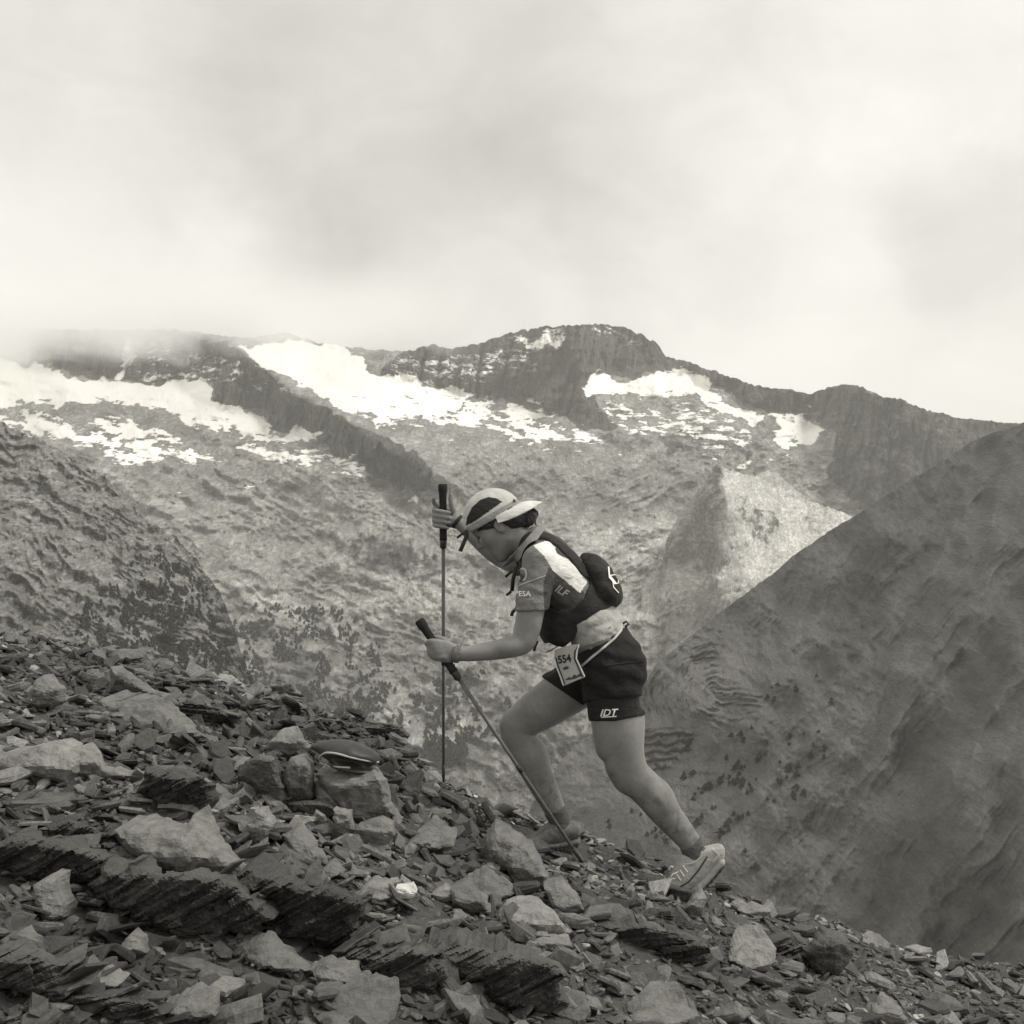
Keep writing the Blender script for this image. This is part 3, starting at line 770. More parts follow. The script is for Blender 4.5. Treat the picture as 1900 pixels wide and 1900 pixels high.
# ---- individually shaped rocks: outline in photograph pixels, albedo, height of the ridge between top and front face, slope of the top face, label
HERO = [
 ([(-6,1402),(30,1395),(75,1382),(105,1378),(130,1388),(140,1412),(140,1434),(125,1458),(105,1450),(60,1440),(25,1432),(-6,1428)], .36,.45,1.2,'large pale pitted boulder at the left edge of the slope','boulder'),
 ([(135,1396),(150,1384),(175,1400),(190,1422),(252,1441),(215,1447),(165,1448),(140,1440)], .33,.5,1.1,'pale pointed rock touching the large pitted boulder','rock'),
 ([(198,1290),(205,1237),(230,1250),(275,1278),(310,1290),(322,1318),(318,1330),(285,1318),(268,1306),(245,1295)], .25,.8,.7,'pale-edged wedge of rock standing behind the long grey slab','rock'),
 ([(172,1303),(185,1297),(250,1302),(300,1315),(350,1345),(382,1368),(365,1373),(300,1367),(245,1360),(230,1345),(215,1328),(190,1320)], .17,.12,1.3,'long smooth grey slab tapering to a point on the right','slab'),
 ([(175,1291),(180,1280),(215,1276),(245,1282),(248,1293),(225,1299),(180,1298)], .19,.3,1.6,'small flat stone resting on the long grey slab','stone'),
 ([(46,1300),(65,1262),(82,1252),(95,1265),(112,1278),(112,1302),(95,1313),(70,1315),(50,1308)], .29,.55,.8,'pale humped rock in the rubble left of the long slab','rock'),
 ([(205,1545),(250,1535),(300,1539),(335,1541),(346,1532),(358,1512),(376,1535),(397,1562),(428,1590),(456,1606),(464,1642),(440,1658),(400,1646),(360,1640),(322,1622),(270,1600),(232,1575)], .30,.42,1.0,'big pale boulder with a sharp upright peak in the lower left','boulder'),
 ([(138,1607),(200,1587),(230,1592),(267,1613),(245,1623),(215,1630),(180,1618)], .19,.1,2.0,'flat diamond-shaped slate left of the peaked boulder','slab'),
 ([(62,1642),(85,1630),(103,1632),(106,1655),(123,1680),(118,1702),(100,1712),(78,1707),(65,1672)], .20,.08,.7,'smooth upright slate plate leaning among dark layers at left','slab'),
 ([(584,1440),(600,1422),(640,1418),(692,1426),(716,1445),(722,1480),(732,1512),(700,1534),(640,1524),(612,1484)], .22,.72,1.6,'big grey cracked boulder under the dark soft case','boulder'),
 ([(520,1442),(540,1405),(560,1400),(575,1415),(580,1482),(560,1492),(530,1477)], .20,.75,.8,'upright grey block left of the cracked boulder','rock'),
 ([(488,1388),(520,1355),(545,1352),(577,1387),(562,1404),(520,1405),(495,1400)], .23,.55,1.2,'rounded grey rock with shaded front above the rubble','rock'),
 ([(440,1440),(455,1412),(480,1400),(510,1406),(516,1440),(532,1482),(525,1497),(495,1487),(470,1462)], .12,.85,1.0,'dark rounded rock below the pale flat stone','rock'),
 ([(579,1450),(596,1449),(612,1475),(629,1490),(631,1509),(612,1506),(590,1490)], .33,.5,.8,'pale rough stone at the foot of the cracked boulder','stone'),
 ([(535,1492),(560,1488),(592,1487),(626,1500),(629,1511),(600,1521),(565,1514)], .09,.85,1.0,'dark lens-shaped stone below the cracked boulder','stone'),
 ([(522,1550),(545,1543),(570,1560),(603,1592),(607,1606),(580,1612),(552,1596)], .17,.25,1.0,'tilted grey slab with a pale broken edge near the centre','slab'),
 ([(652,1545),(665,1530),(705,1521),(727,1530),(732,1550),(715,1570),(680,1572),(655,1564)], .20,.6,1.2,'rounded grey stone with dark hollow beside it','stone'),
 ([(752,1562),(800,1531),(847,1553),(842,1570),(790,1580)], .17,.2,1.8,'flat triangular grey slab below the far pole tip','slab'),
 ([(782,1513),(800,1504),(835,1505),(842,1514),(805,1520)], .38,.4,1.5,'small pale flat stone below the far pole tip','stone'),
 ([(902,1562),(918,1541),(938,1545),(987,1570),(1007,1602),(1024,1635),(1012,1655),(985,1652),(955,1638),(935,1607),(910,1592)], .18,.3,.9,'large tilted grey slab left of the near pole tip','slab'),
 ([(731,1653),(735,1646),(765,1643),(773,1656),(767,1667),(740,1670)], .72,.5,.8,'small bright white cube-shaped stone','stone'),
 ([(922,1712),(940,1690),(960,1683),(1000,1683),(1036,1705),(1062,1731),(1058,1742),(1010,1742),(970,1737),(940,1724)], .38,.45,1.4,'pale whitish rounded slab in the lower centre','slab'),
 ([(966,1748),(1000,1738),(1056,1743),(1062,1757),(1030,1768),(975,1762)], .24,.5,1.4,'grey slab under the pale whitish slab','slab'),
 ([(866,1638),(900,1624),(942,1645),(957,1657),(920,1673),(888,1662)], .16,.2,1.6,'grey flat slab above the pale whitish slab','slab'),
 ([(881,1616),(905,1607),(929,1610),(926,1619),(900,1625),(885,1623)], .42,.5,1.2,'small pale stone with a dark hole in the middle of the scree','stone'),
 ([(1355,1784),(1368,1762),(1385,1744),(1426,1740),(1441,1760),(1438,1782),(1426,1802),(1390,1803),(1372,1792)], .36,.15,1.3,'pale flat stone with a clean face at lower right','stone'),
 ([(1085,1690),(1150,1698),(1222,1720),(1255,1742),(1200,1748),(1140,1735),(1100,1710)], .13,.35,1.8,'long dark slab lying below the runner','slab'),
 ([(1205,1640),(1250,1645),(1296,1656),(1285,1678),(1240,1672),(1208,1660)], .08,.8,1.6,'dark flat rock under the runner\'s rear shoe','rock'),
 ([(1272,1685),(1290,1662),(1304,1650),(1312,1668),(1302,1695),(1282,1703)], .21,.4,.8,'small upright stone just below the rear shoe','stone'),
 ([(535,1898),(600,1870),(660,1852),(726,1868),(733,1890),(700,1912),(540,1915)], .14,.06,1.8,'wide smooth slab at the bottom edge of the picture','slab'),
 ([(1496,1765),(1530,1728),(1572,1740),(1584,1772),(1562,1804),(1520,1813)], .10,.7,.9,'dark layered block in the lower right','rock'),
 ([(1608,1905),(1625,1870),(1650,1857),(1672,1870),(1688,1905)], .28,.6,1.0,'pale rounded rock cut by the bottom edge at right','rock'),
 ([(455,1552),(472,1505),(490,1502),(507,1530),(492,1562),(470,1566)], .34,.5,.7,'pale chunky upright stone near the dark rounded rock','stone'),
 ([(618,1502),(650,1506),(657,1540),(636,1560),(620,1542)], .24,.6,.8,'grey angular stone beside the rounded stone with a hollow','stone'),
 ([(1165,1885),(1215,1855),(1272,1862),(1298,1886),(1260,1905),(1180,1908)], .25,.15,1.7,'flat pale slab at the bottom edge right of centre','slab'),
 ([(398,1428),(430,1408),(456,1412),(452,1426),(420,1435)], .26,.35,1.5,'pale flat stone above the dark rounded rock','stone'),
 ([(183,1214),(222,1205),(262,1206),(264,1220),(240,1230),(200,1222)], .16,.3,1.4,'thin grey slab lying on the left skyline of the slope','slab'),
 ([(262,1228),(300,1224),(322,1236),(290,1242)], .15,.25,1.6,'small grey slab beside the skyline slab','slab'),
 ([(498,1278),(502,1262),(518,1252),(540,1256),(547,1282),(515,1292)], .27,.5,.9,'pale block perched on the skyline left of the runner','rock'),
 ([(798,1660),(825,1645),(845,1650),(852,1664),(830,1677),(810,1674)], .34,.5,1.0,'pale angular stone right of the white cube-shaped stone','stone'),
 ([(505,1590),(520,1572),(560,1580),(600,1612),(585,1625),(540,1618)], .13,.3,1.2,'dark grey slab under the tilted pale-edged slab','slab'),
 ([(330,1640),(420,1655),(440,1672),(380,1676),(335,1662)], .11,.2,1.8,'dark slab in the shade of the peaked boulder','slab'),
 ([(425,1755),(490,1750),(555,1788),(575,1800),(540,1812),(470,1790),(420,1772)], .17,.2,1.2,'long tilted grey slab in the lower left centre','slab'),
 ([(575,1800),(610,1787),(660,1800),(668,1822),(640,1838),(600,1832)], .17,.35,1.2,'curved broken slate with a hollow above the bottom slab','slab'),
 ([(1370,1690),(1400,1680),(1432,1690),(1425,1702),(1390,1703)], .22,.4,1.4,'small grey flat stone on the right crest','stone'),
 ([(1010,1650),(1045,1640),(1075,1668),(1085,1690),(1060,1702),(1030,1690)], .19,.35,1.0,'grey angular block right of the large tilted slab','rock'),
 ([(0,1745),(30,1735),(62,1752),(70,1775),(40,1785),(0,1780)], .16,.3,1.4,'grey slab low at the left edge','slab'),
 ([(220,1760),(240,1735),(262,1745),(272,1768),(250,1780)], .22,.4,1.2,'grey angular stone low in the left corner area','stone'),
 ([(145,1812),(190,1808),(228,1822),(205,1838),(160,1832)], .22,.25,1.8,'curved pale slate lying low at left','slab'),
 ([(300,1868),(345,1850),(395,1858),(400,1885),(350,1898),(310,1890)], .17,.3,1.4,'broad grey slab in the bottom left corner','slab'),
 ([(650,1665),(690,1638),(725,1645),(735,1665),(700,1680)], .22,.35,1.3,'wide light grey rock left of the white cube-shaped stone','rock'),
 ([(835,1650),(868,1640),(890,1662),(905,1690),(870,1696),(840,1680)], .15,.4,1.2,'grey block between the pale angular stone and the flat slab','rock'),
]

def hero(outline, alb, ridge, kt, label, cat, seed, dip=None):
    rng = np.random.default_rng(seed)
    o = np.array(outline, float)
    vbot = o[:, 1].max(); ub = o[o[:, 1].argmax(), 0]
    base = hit(ub, min(vbot - 2, 1897))
    Y = base.y; s = Y / F                                     # metres per pixel at that distance
    # finer, slightly ragged outline
    pts = []
    for a, b in zip(o, np.roll(o, -1, 0)):
        d = np.linalg.norm(b - a); n = max(2, int(d / 7))
        for k in range(n):
            p = a + (b - a) * k / n
            j = 0 if k == 0 else min(1.6, d * 0.03)
            pts.append(p + rng.normal(0, j, 2))
    ring = np.array(pts)
    w = np.ptp(o[:, 0]); h = np.ptp(o[:, 1])
    step = max(2.2, max(w, h) / (26 if dip is None else 95))
    gu, gv = np.meshgrid(np.arange(o[:, 0].min(), o[:, 0].max(), step), np.arange(o[:, 1].min(), o[:, 1].max(), step * 0.87))
    gu[::2] += step / 2
    gu = gu.ravel() + rng.normal(0, step * 0.12, gu.size); gv = gv.ravel() + rng.normal(0, step * 0.12, gv.size)
    sd = poly_sd(ring, gu, gv)
    k = sd > step * 0.55
    inner = np.stack([gu[k], gv[k]], -1)
    allp = np.concatenate([ring, inner])
    from mathutils.geometry import delaunay_2d_cdt
    n0 = len(ring)
    vo, _, fo, *_ = delaunay_2d_cdt([Vector(p) for p in allp], [(i, (i + 1) % n0) for i in range(n0)], [], 1, 1e-4)
    vo = np.array([v[:] for v in vo])
    S = (vo[:, 0] - ub) * s; T = (vbot - vo[:, 1]) * s         # metres right, metres up
    H = h * s; W = w * s
    tr = ridge * H + rng.uniform(-0.12, 0.12) * S + 0.05 * H * np.sin(S / W * 7 + seed)
    g = rng.uniform(-0.3, 0.3)
    front = 0.45 * np.minimum(T - tr, 0) + g * S * 0.4
    top = -kt * np.maximum(T - tr, 0) - g * S * 0.25
    facet = -0.5 * np.maximum(np.abs(S - rng.uniform(-0.1, 0.1) * W) - 0.32 * W, 0)
    hgt = 0.25 * H + np.minimum(front, 0.02) + top + facet
    e = np.maximum(poly_sd(ring, vo[:, 0], vo[:, 1]), 0) * s
    hgt = hgt + 0.35 * H * np.minimum(e / (0.07 * H + 0.003), 1) ** 0.7 * 0.5
    nz = (fbm(S * 16 + seed, T * 16, octaves=4) - 0.5) * 0.20 * H + (ridged(S * 34 + seed, T * 34, 4) - 0.5) * 0.07 * H + (fbm(S * 90, T * 90 + seed, octaves=3) - 0.5) * 0.006
    q = np.floor((S * 0.3 + T) / 0.018 + fbm(S * 9, T * 9 + seed) * 2) % 2 * 0.0025
    hgt = hgt + nz + q
    if dip is not None:                                       # slaty bedding: thin broken layers, each set back or standing proud
        ca, sa = math.cos(math.radians(dip)), math.sin(math.radians(dip))
        bl = -S * sa + T * ca + 0.010 * (fbm(S * 9, T * 9 + seed, octaves=2) - .5); al = S * ca + T * sa
        for th, ln, am in ((0.019, 0.20, 0.020), (0.0075, 0.10, 0.009)):
            li = np.floor(bl / th + 0.4 * (fbm(S * 14 + 2, T * 14, octaves=2) - .5)); ai = np.floor(al / ln + _h(li.astype(np.int64), li.astype(np.int64) * 0 + seed, 1) * 7)
            hgt = hgt + am * (_h(li.astype(np.int64), ai.astype(np.int64), seed) - 0.5) * 2
    n = len(vo)
    yy = Y - hgt
    # keep the outline where it is seen while the surface moves in depth
    f = yy / Y
    Vf = np.stack([(vo[:, 0] - 950) / F * yy, yy, (950 - vo[:, 1]) / F * yy], -1)
    yb = yy + (0.30 * H + 0.02) * 1.0 + 0.9 * np.minimum(e, 0.05) + 0.1 * H
    Vb = np.stack([(vo[:, 0] - 950) / F * Y, yb, (950 - vo[:, 1]) / F * Y - 0.06 * H], -1)
    faces = [tuple(x) if (vo[x[1]] - vo[x[0]])[0] * (vo[x[2]] - vo[x[0]])[1] - (vo[x[1]] - vo[x[0]])[1] * (vo[x[2]] - vo[x[0]])[0] < 0 else tuple(x[::-1]) for x in fo]
    back = [tuple(n + i for i in x[::-1]) for x in faces]
    em = {}
    for fc in faces:
        for a, b in zip(fc, fc[1:] + fc[:1]):
            em[(a, b)] = em.get((a, b), 0) + 1
    side = [(b, a, n + a, n + b) for (a, b) in em if (b, a) not in em]
    V = np.concatenate([Vf, Vb])
    org = np.array([base.x, base.y, base.z])
    me = mesh_from('rock', (V - org).tolist(), faces + back + side)
    me.materials.append(rock_of(alb))
    if dip is not None:
        ob = add('slate_outcrop', me, kind='thing', label=label, category='outcrop', group='dark layered slate outcrops')
        ob.location = org
        return ob
    ob = add(cat if cat != 'slab' else 'rock_slab', me, kind='thing', label=label, category=cat if cat != 'slab' else 'rock slab')
    ob.location = org
    return ob

_rm = {}
def rock_of(alb):
    k = round(alb, 2)
    if k not in _rm:
        m, t, b = new_mat('rock_%02d' % round(alb * 100))
        b.inputs['Roughness'].default_value = 0.75
        pos = N(t, 'ShaderNodeNewGeometry').outputs['Position']
        nf = noise(t, pos, 130, 6, 0.72); nm = noise(t, pos, 22, 6, 0.68, 0.6)
        kk = mathn(t, 'ADD', mathn(t, 'MULTIPLY', nf, 0.4), mathn(t, 'MULTIPLY', nm, 0.6))
        c = ramp(t, kk, [(0.30, grey(alb * 0.5)), (0.5, grey(alb)), (0.70, grey(min(alb * 1.45, 0.8)))])
        ln = noise(t, mapping(t, pos, rot=(0.2, 0.5, 0.3), scale=(1, 1, 7)), 14, 5, 0.7)
        c = mixc(t, ramp(t, ln, [(0.55, 0.0), (0.68, 0.5)]), c, grey(alb * 0.45))
        st = noise(t, pos, 9, 6, 0.7, 0.8)
        c = mixc(t, ramp(t, st, [(0.5, 0.0), (0.64, 0.65)]), c, grey(alb * 0.42))
        L(t, c, b.inputs['Base Color'])
        bump(t, b, mathn(t, 'ADD', kk, mathn(t, 'MULTIPLY', ln, 0.5)), 1.0, 0.012)
        _rm[k] = m
    return _rm[k]

for i, (ol, al, rg, kt, lb, ct) in enumerate(HERO):
    hero(ol, al * (0.70 if 0.24 < al < 0.5 else 1.0), rg, kt, lb, ct, 300 + i)

# ---- bedrock outcrops: stacks of thin dark slate layers dipping to the left
def plate_mesh(seed):
    rng = np.random.default_rng(seed)
    nx = 9
    xs = np.linspace(-0.5, 0.5, nx)
    prof_f = -0.5 + 0.16 * rng.random(nx) + 0.2 * np.abs(xs) ** 3 * 4 * rng.random()
    th = 0.5 * (0.55 + 0.45 * np.sqrt(np.clip(1 - (2 * np.abs(xs)) ** 4, 0, 1))) * (1 + rng.uniform(-0.2, 0.2, nx))
    mid = rng.normal(0, 0.06, nx)
    V = []
    for x, pf, t_, m_ in zip(xs, prof_f, th, mid):
        x = x + rng.uniform(-0.03, 0.03)
        V += [(x, 0.5, m_ + t_), (x, pf + 0.05 * rng.random(), m_ + t_), (x, pf, m_ + t_ * 0.35), (x, pf + 0.10 * rng.random(), m_ - t_ * 0.9), (x, 0.5, m_ - t_)]
    Fc = []
    for i in range(nx - 1):
        for k in range(4):
            a = i * 5 + k
            Fc.append((a, a + 5, a + 6, a + 1))
    Fc += [(0, 1, 2, 3, 4), tuple(5 * (nx - 1) + k for k in (4, 3, 2, 1, 0))]
    me = mesh_from('plate', V, Fc)
    me.materials.append(M_layer)
    return me
PLATES = [plate_mesh(400 + i) for i in range(14)]
OUTCROPS = [  # centre u, foot v, width, height (pixels), dip angle in the picture, label
    (95, 1650, 240, 100, 27, 'dark layered slate ledge at the left edge above the upright plate'),
    (330, 1738, 330, 130, 28, 'wide dark slate outcrop with layers rising to the right, left of centre'),
    (545, 1768, 300, 150, 30, 'tall dark slate outcrop in the lower left centre'),
    (330, 1512, 150, 85, 24, 'dark cracked layered block behind the peaked boulder'),
    (930, 1880, 300, 120, 26, 'dark layered outcrop at the bottom centre'),
    (735, 1845, 190, 100, 28, 'dark layered ledge right of the wide bottom slab'),
    (1210, 1800, 260, 85, 8, 'dark shaded ledge under the long dark slab'),
    (1500, 1822, 150, 80, 22, 'dark layered outcrop around the block at lower right'),
    (40, 1850, 170, 90, 22, 'dark slate layers in the bottom left corner'),
    (190, 1905, 240, 70, 14, 'low dark slate ledge at the bottom left edge'),
    (375, 1345, 100, 45, -6, 'dark ledge right of the pale-edged wedge'),
    (712, 1372, 90, 34, -8, 'dark thin ledge on the skyline above the dark case'),
    (140, 1580, 130, 60, 30, 'dark slate layers below the pale pointed rock'),
    (430, 1640, 140, 60, 20, 'dark layers right of the peaked boulder'),
]
def outcrop(uc, vf, w, h, dip, label, seed):
    rng = np.random.default_rng(seed)
    n = 22; ol = []
    for k in range(n):
        a = 2 * math.pi * k / n
        r = rng.uniform(0.72, 1.08)
        x = math.copysign(abs(math.cos(a)) ** .7, math.cos(a)) * w * .5 * r; y = math.copysign(abs(math.sin(a)) ** .7, math.sin(a)) * h * .5 * r
        ol.append((uc + x, vf - h * .5 - y * .9 + 0.18 * x))
    root = hero(ol, rng.uniform(.07, .10), rng.uniform(.6, .8), 1.6, label, 'outcrop', seed, dip)
    base = root.location; s = base.y / F
    for k in range(int(np.clip(w * h / 2600, 4, 13))):                  # loose flakes resting on it
        px, pz = rng.uniform(-.42, .42) * w * s, rng.uniform(.35, .95) * h * s
        p = add('layer', PLATES[int(rng.integers(len(PLATES)))], root)
        ln = rng.uniform(.05, .13)
        p.location = (px + (uc * s - (base.x + 950 * s)), -.02 + pz * .75, pz * .80 - .18 * px)
        p.rotation_euler = (rng.normal(-.1, .2), -math.radians(dip) + rng.normal(0, .22), rng.normal(0, .4))
        p.scale = (ln, ln * rng.uniform(.4, .8), rng.uniform(.006, .014))
for i, a in enumerate(OUTCROPS):
    outcrop(*a, 500 + i)

# ---- the largest of the other loose stones, one object each
def loose():
    rng = np.random.default_rng(77)
    placed = [(np.mean([p[0] for p in h[0]]), np.mean([p[1] for p in h[0]]), max(np.ptp([p[0] for p in h[0]]), np.ptp([p[1] for p in h[0]])) * 0.42) for h in HERO]
    placed.append((1290, 1625, 50)); placed.append((640, 1400, 70)); placed.append((1030, 1555, 45))
    n = 0; used = set()
    cen = [(np.mean([p[0] for p in h[0]]), np.mean([p[1] for p in h[0]]), h[4]) for h in HERO]
    for _ in range(6000):
        if n >= 285:
            break
        u = rng.uniform(-15, 1915)
        vc = np.interp(u, [c[0] for c in CREST], [c[1] for c in CREST])
        v = vc + 14 + (1905 - vc) * rng.random() ** 0.9
        big = rng.random() ** 2.4
        wpx = (24 + 96 * big) * (0.75 + 0.45 * (v - vc) / 500) * (0.58 if u > 1050 and v - vc < 120 else 0.8 if u > 1050 else 1.0)
        if any((u - a) ** 2 + ((v - b) * 1.6) ** 2 < (r + wpx * 0.38) ** 2 for a, b, r in placed):
            continue
        placed.append((u, v, wpx * 0.40))
        c = hit(u, min(v, 1900))
        s = wpx * c.y / F
        slab = rng.random() < 0.80
        me = SLABS[int(rng.integers(len(SLABS)))] if slab else BLOCKS[int(rng.integers(len(BLOCKS)))]
        ob = add('slate_stone' if slab else 'angular_stone', me, kind='thing',
                 label='loose flat slate stone lying among the scree rubble' if slab else 'loose angular stone lying among the scree rubble',
                 category='stone', group='loose flat slate stones' if slab else 'loose angular stones')
        hu, hv, hl = min(cen, key=lambda k: (k[0] - u) ** 2 + ((k[1] - v) * 1.5) ** 2)
        if math.hypot(hu - u, (hv - v) * 1.5) < 150:
            side = ('left of' if u < hu else 'right of') if abs(u - hu) > 1.2 * abs(v - hv) else ('above' if v < hv else 'below')
            lb = ('flat slate stone ' if slab else 'angular stone ') + side + ' the ' + hl
            if lb not in used and len(lb.split()) <= 16:
                used.add(lb); ob['label'] = lb
        ob.location = (c.x, c.y, c.z + s * (0.06 if slab else 0.14))
        ob.scale = (s * rng.uniform(0.9, 1.25), s * rng.uniform(0.9, 1.2), s * rng.uniform(0.8, 1.25))
        ob.rotation_euler = (rng.normal(0.10, 0.25), 0.24 + rng.normal(0, 0.25), rng.uniform(0, 6.28))
        n += 1
loose()
# ------------------------------------------------------------------ sculpting kit: smooth unions of tapered solids, meshed by surface nets
class Solid:
    def __init__(self):
        self.items = []
    def tube(self, nodes, k=0.012, sub=4):
        """nodes: (point, half thickness seen from the side, half width in depth), metres; smooth curve through the nodes"""
        A = np.array([[*n[0][:], n[1], n[2]] for n in nodes], np.float32)
        if len(A) > 2 and sub > 1:
            E = np.concatenate([2 * A[:1] - A[1:2], A, 2 * A[-1:] - A[-2:-1]])
            out = []
            for i in range(1, len(E) - 2):
                p0, p1, p2, p3 = E[i - 1:i + 3]
                for t in np.arange(sub) / sub:
                    out.append(0.5 * (2 * p1 + (p2 - p0) * t + (2 * p0 - 5 * p1 + 4 * p2 - p3) * t * t + (3 * p1 - p0 - 3 * p2 + p3) * t ** 3))
            out.append(A[-1])
            A = np.array(out, np.float32); A[:, 3:] = np.maximum(A[:, 3:], 0.002)
        segs = []
        for x, y in zip(A, A[1:]):
            a, b = x[:3], y[:3]; ab = b - a; L2 = float(ab @ ab) + 1e-9
            yd = np.array([0, 1, 0], np.float32); yd = yd - ab * (yd @ ab) / L2
            yn = np.linalg.norm(yd); yd = yd / yn if yn > 0.2 else np.array([1, 0, 0], np.float32)
            m = max(x[3], x[4], y[3], y[4])
            segs.append((a, ab, L2, yd, x[3], y[3], x[4], y[4], np.minimum(a, b) - m, np.maximum(a, b) + m))
        def f(p):
            d = np.full(len(p), 1.0, np.float32)
            plo, phi = p.min(0), p.max(0)
            for a, ab, L2, yd, ra, rb, wa, wb, lo, hi in segs:
                if (plo > hi + 0.06).any() or (phi < lo - 0.06).any():
                    continue
                m = np.all((p > lo - 0.06) & (p < hi + 0.06), axis=1)
                if not m.any():
                    continue
                g = p[m] - a
                t = np.clip(g @ ab / L2, 0, 1)
                w = g - t[:, None] * ab
                y = w @ yd
                r1 = ra + (rb - ra) * t; r2 = wa + (wb - wa) * t
                rest2 = np.maximum((w * w).sum(1) - y * y, 0)
                e = (np.sqrt(rest2 / (r1 * r1) + (y / r2) ** 2) - 1) * np.minimum(r1, r2)
                d[m] = np.minimum(d[m], e)
            return d
        self.items.append((f, np.min([x[8] for x in segs], axis=0), np.max([x[9] for x in segs], axis=0), k, 1))
        return self
    def ell(self, c, axes, radii, k=0.01, sign=1):
        c = np.array(c[:], np.float32); A = np.array([list(x) for x in axes], np.float32); R = np.array(radii, np.float32)
        def f(p):
            q = ((p - c) @ A.T) / R
            n = np.sqrt((q * q).sum(1)) + 1e-9
            g = np.sqrt(((q / R) ** 2).sum(1)) + 1e-9
            return n * (n - 1) / g
        m = float(R.max())
        self.items.append((f, c - m, c + m, k, sign))
        return self
    def eval(self, p, margin=0.06):
        d = np.full(len(p), 1.0, np.float32)
        plo, phi = p.min(0), p.max(0)
        for f, lo, hi, k, sign in self.items:
            if (plo > hi + margin).any() or (phi < lo - margin).any():
                continue
            m = np.all((p > lo - margin) & (p < hi + margin), axis=1)
            if not m.any():
                continue
            b = f(p[m]).astype(np.float32); a = d[m]
            if sign > 0:
                h = np.maximum(k - np.abs(a - b), 0) / k
                d[m] = np.minimum(a, b) - h * h * k * 0.25
            else:
                b = -b
                h = np.maximum(k - np.abs(a - b), 0) / k
                d[m] = np.maximum(a, b) + h * h * k * 0.25
        return d
    def bounds(self):
        lo = np.min([i[1] for i in self.items if i[4] > 0], axis=0); hi = np.max([i[2] for i in self.items if i[4] > 0], axis=0)
        return lo, hi

def nets(name, f, lo, hi, h, mat, relax=1):
    """surface-nets mesh of f(p) < 0"""
    B = 8
    lo = np.array(lo, np.float32) - 3 * h; hi = np.array(hi, np.float32) + 3 * h
    nb = np.ceil((hi - lo) / (h * B)).astype(int)
    n = nb * B + 1
    bi = np.stack(np.meshgrid(*[np.arange(x) for x in nb], indexing='ij'), -1).reshape(-1, 3)
    cen = lo + (bi + 0.5) * B * h
    dc = np.concatenate([f(cen[s:s + 900].astype(np.float32)) for s in range(0, len(cen), 900)])
    act = bi[np.abs(dc) < B * h * 1.08]
    act = act[np.lexsort((act[:, 0], act[:, 1] // 2, act[:, 2] // 2, act[:, 0] // 4, act[:, 2] // 4))]
    D = np.where(dc < 0, -1.0, 1.0).astype(np.float32).reshape(nb)
    D = np.repeat(np.repeat(np.repeat(D, B, 0), B, 1), B, 2)
    D = np.pad(D, ((0, 1), (0, 1), (0, 1)), mode='edge')
    loc = np.stack(np.meshgrid(*[np.arange(B + 1)] * 3, indexing='ij'), -1).reshape(-1, 3)
    for s in range(0, len(act), 32):
        ii = (act[s:s + 32, None, :] * B + loc[None]).reshape(-1, 3)
        D[ii[:, 0], ii[:, 1], ii[:, 2]] = f((lo + ii * h).astype(np.float32))
    I = D < 0
    S = np.zeros(tuple(np.array(D.shape) - 1), np.uint8)
    cor = [(a, b, c) for a in (0, 1) for b in (0, 1) for c in (0, 1)]
    for a, b, c in cor:
        S += I[a:D.shape[0] - 1 + a, b:D.shape[1] - 1 + b, c:D.shape[2] - 1 + c]
    cells = np.argwhere((S > 0) & (S < 8))
    vid = np.full(S.shape, -1, np.int32)
    vid[cells[:, 0], cells[:, 1], cells[:, 2]] = np.arange(len(cells))
    acc = np.zeros((len(cells), 3), np.float32); cnt = np.zeros(len(cells), np.float32)
    for a in cor:
        for ax in range(3):
            if a[ax]:
                continue
            b = list(a); b[ax] = 1
            pa = cells + np.array(a); pb = cells + np.array(b)
            da = D[pa[:, 0], pa[:, 1], pa[:, 2]]; db = D[pb[:, 0], pb[:, 1], pb[:, 2]]
            x = (da < 0) != (db < 0)
            t = np.where(x, da / (da - db + 1e-12), 0)
            pos = np.repeat(np.array(a, np.float32)[None], len(cells), 0); pos[:, ax] += t
            acc[x] += pos[x]; cnt[x] += 1
    V = lo + (cells + acc / np.maximum(cnt, 1)[:, None]) * h
    Q = []
    for ax in range(3):
        b1, b2 = [(1, 2), (2, 0), (0, 1)][ax]
        sl0 = [slice(None)] * 3; sl1 = [slice(None)] * 3
        sl0[ax] = slice(0, -1); sl1[ax] = slice(1, None)
        A0 = I[tuple(sl0)]; A1 = I[tuple(sl1)]
        e = np.argwhere(A0 != A1)
        e = e[(e[:, b1] > 0) & (e[:, b2] > 0) & (e[:, b1] < S.shape[b1]) & (e[:, b2] < S.shape[b2])]
        o1 = np.zeros(3, int); o1[b1] = 1; o2 = np.zeros(3, int); o2[b2] = 1
        q = [vid[tuple((e - s).T)] for s in (o1 + o2, o2, np.zeros(3, int), o1)]
        q = np.stack(q, -1)
        ins = I[tuple(e.T)]
        q = np.where(ins[:, None], q, q[:, ::-1])
        Q.append(q)
    Q = np.concatenate(Q)
    Q = Q[(Q >= 0).all(1)]
    for _ in range(relax):
        s = np.zeros_like(V); c = np.zeros(len(V), np.float32)
        for i in range(4):
            w = V[Q[:, (i + 1) % 4]] + V[Q[:, (i + 3) % 4]]
            for ax in range(3):
                s[:, ax] += np.bincount(Q[:, i], w[:, ax], len(V))
            c += 2 * np.bincount(Q[:, i], minlength=len(V))
        V = V * 0.5 + 0.5 * s / np.maximum(c, 1)[:, None]
    return mesh_np(name, V, Q, mat)

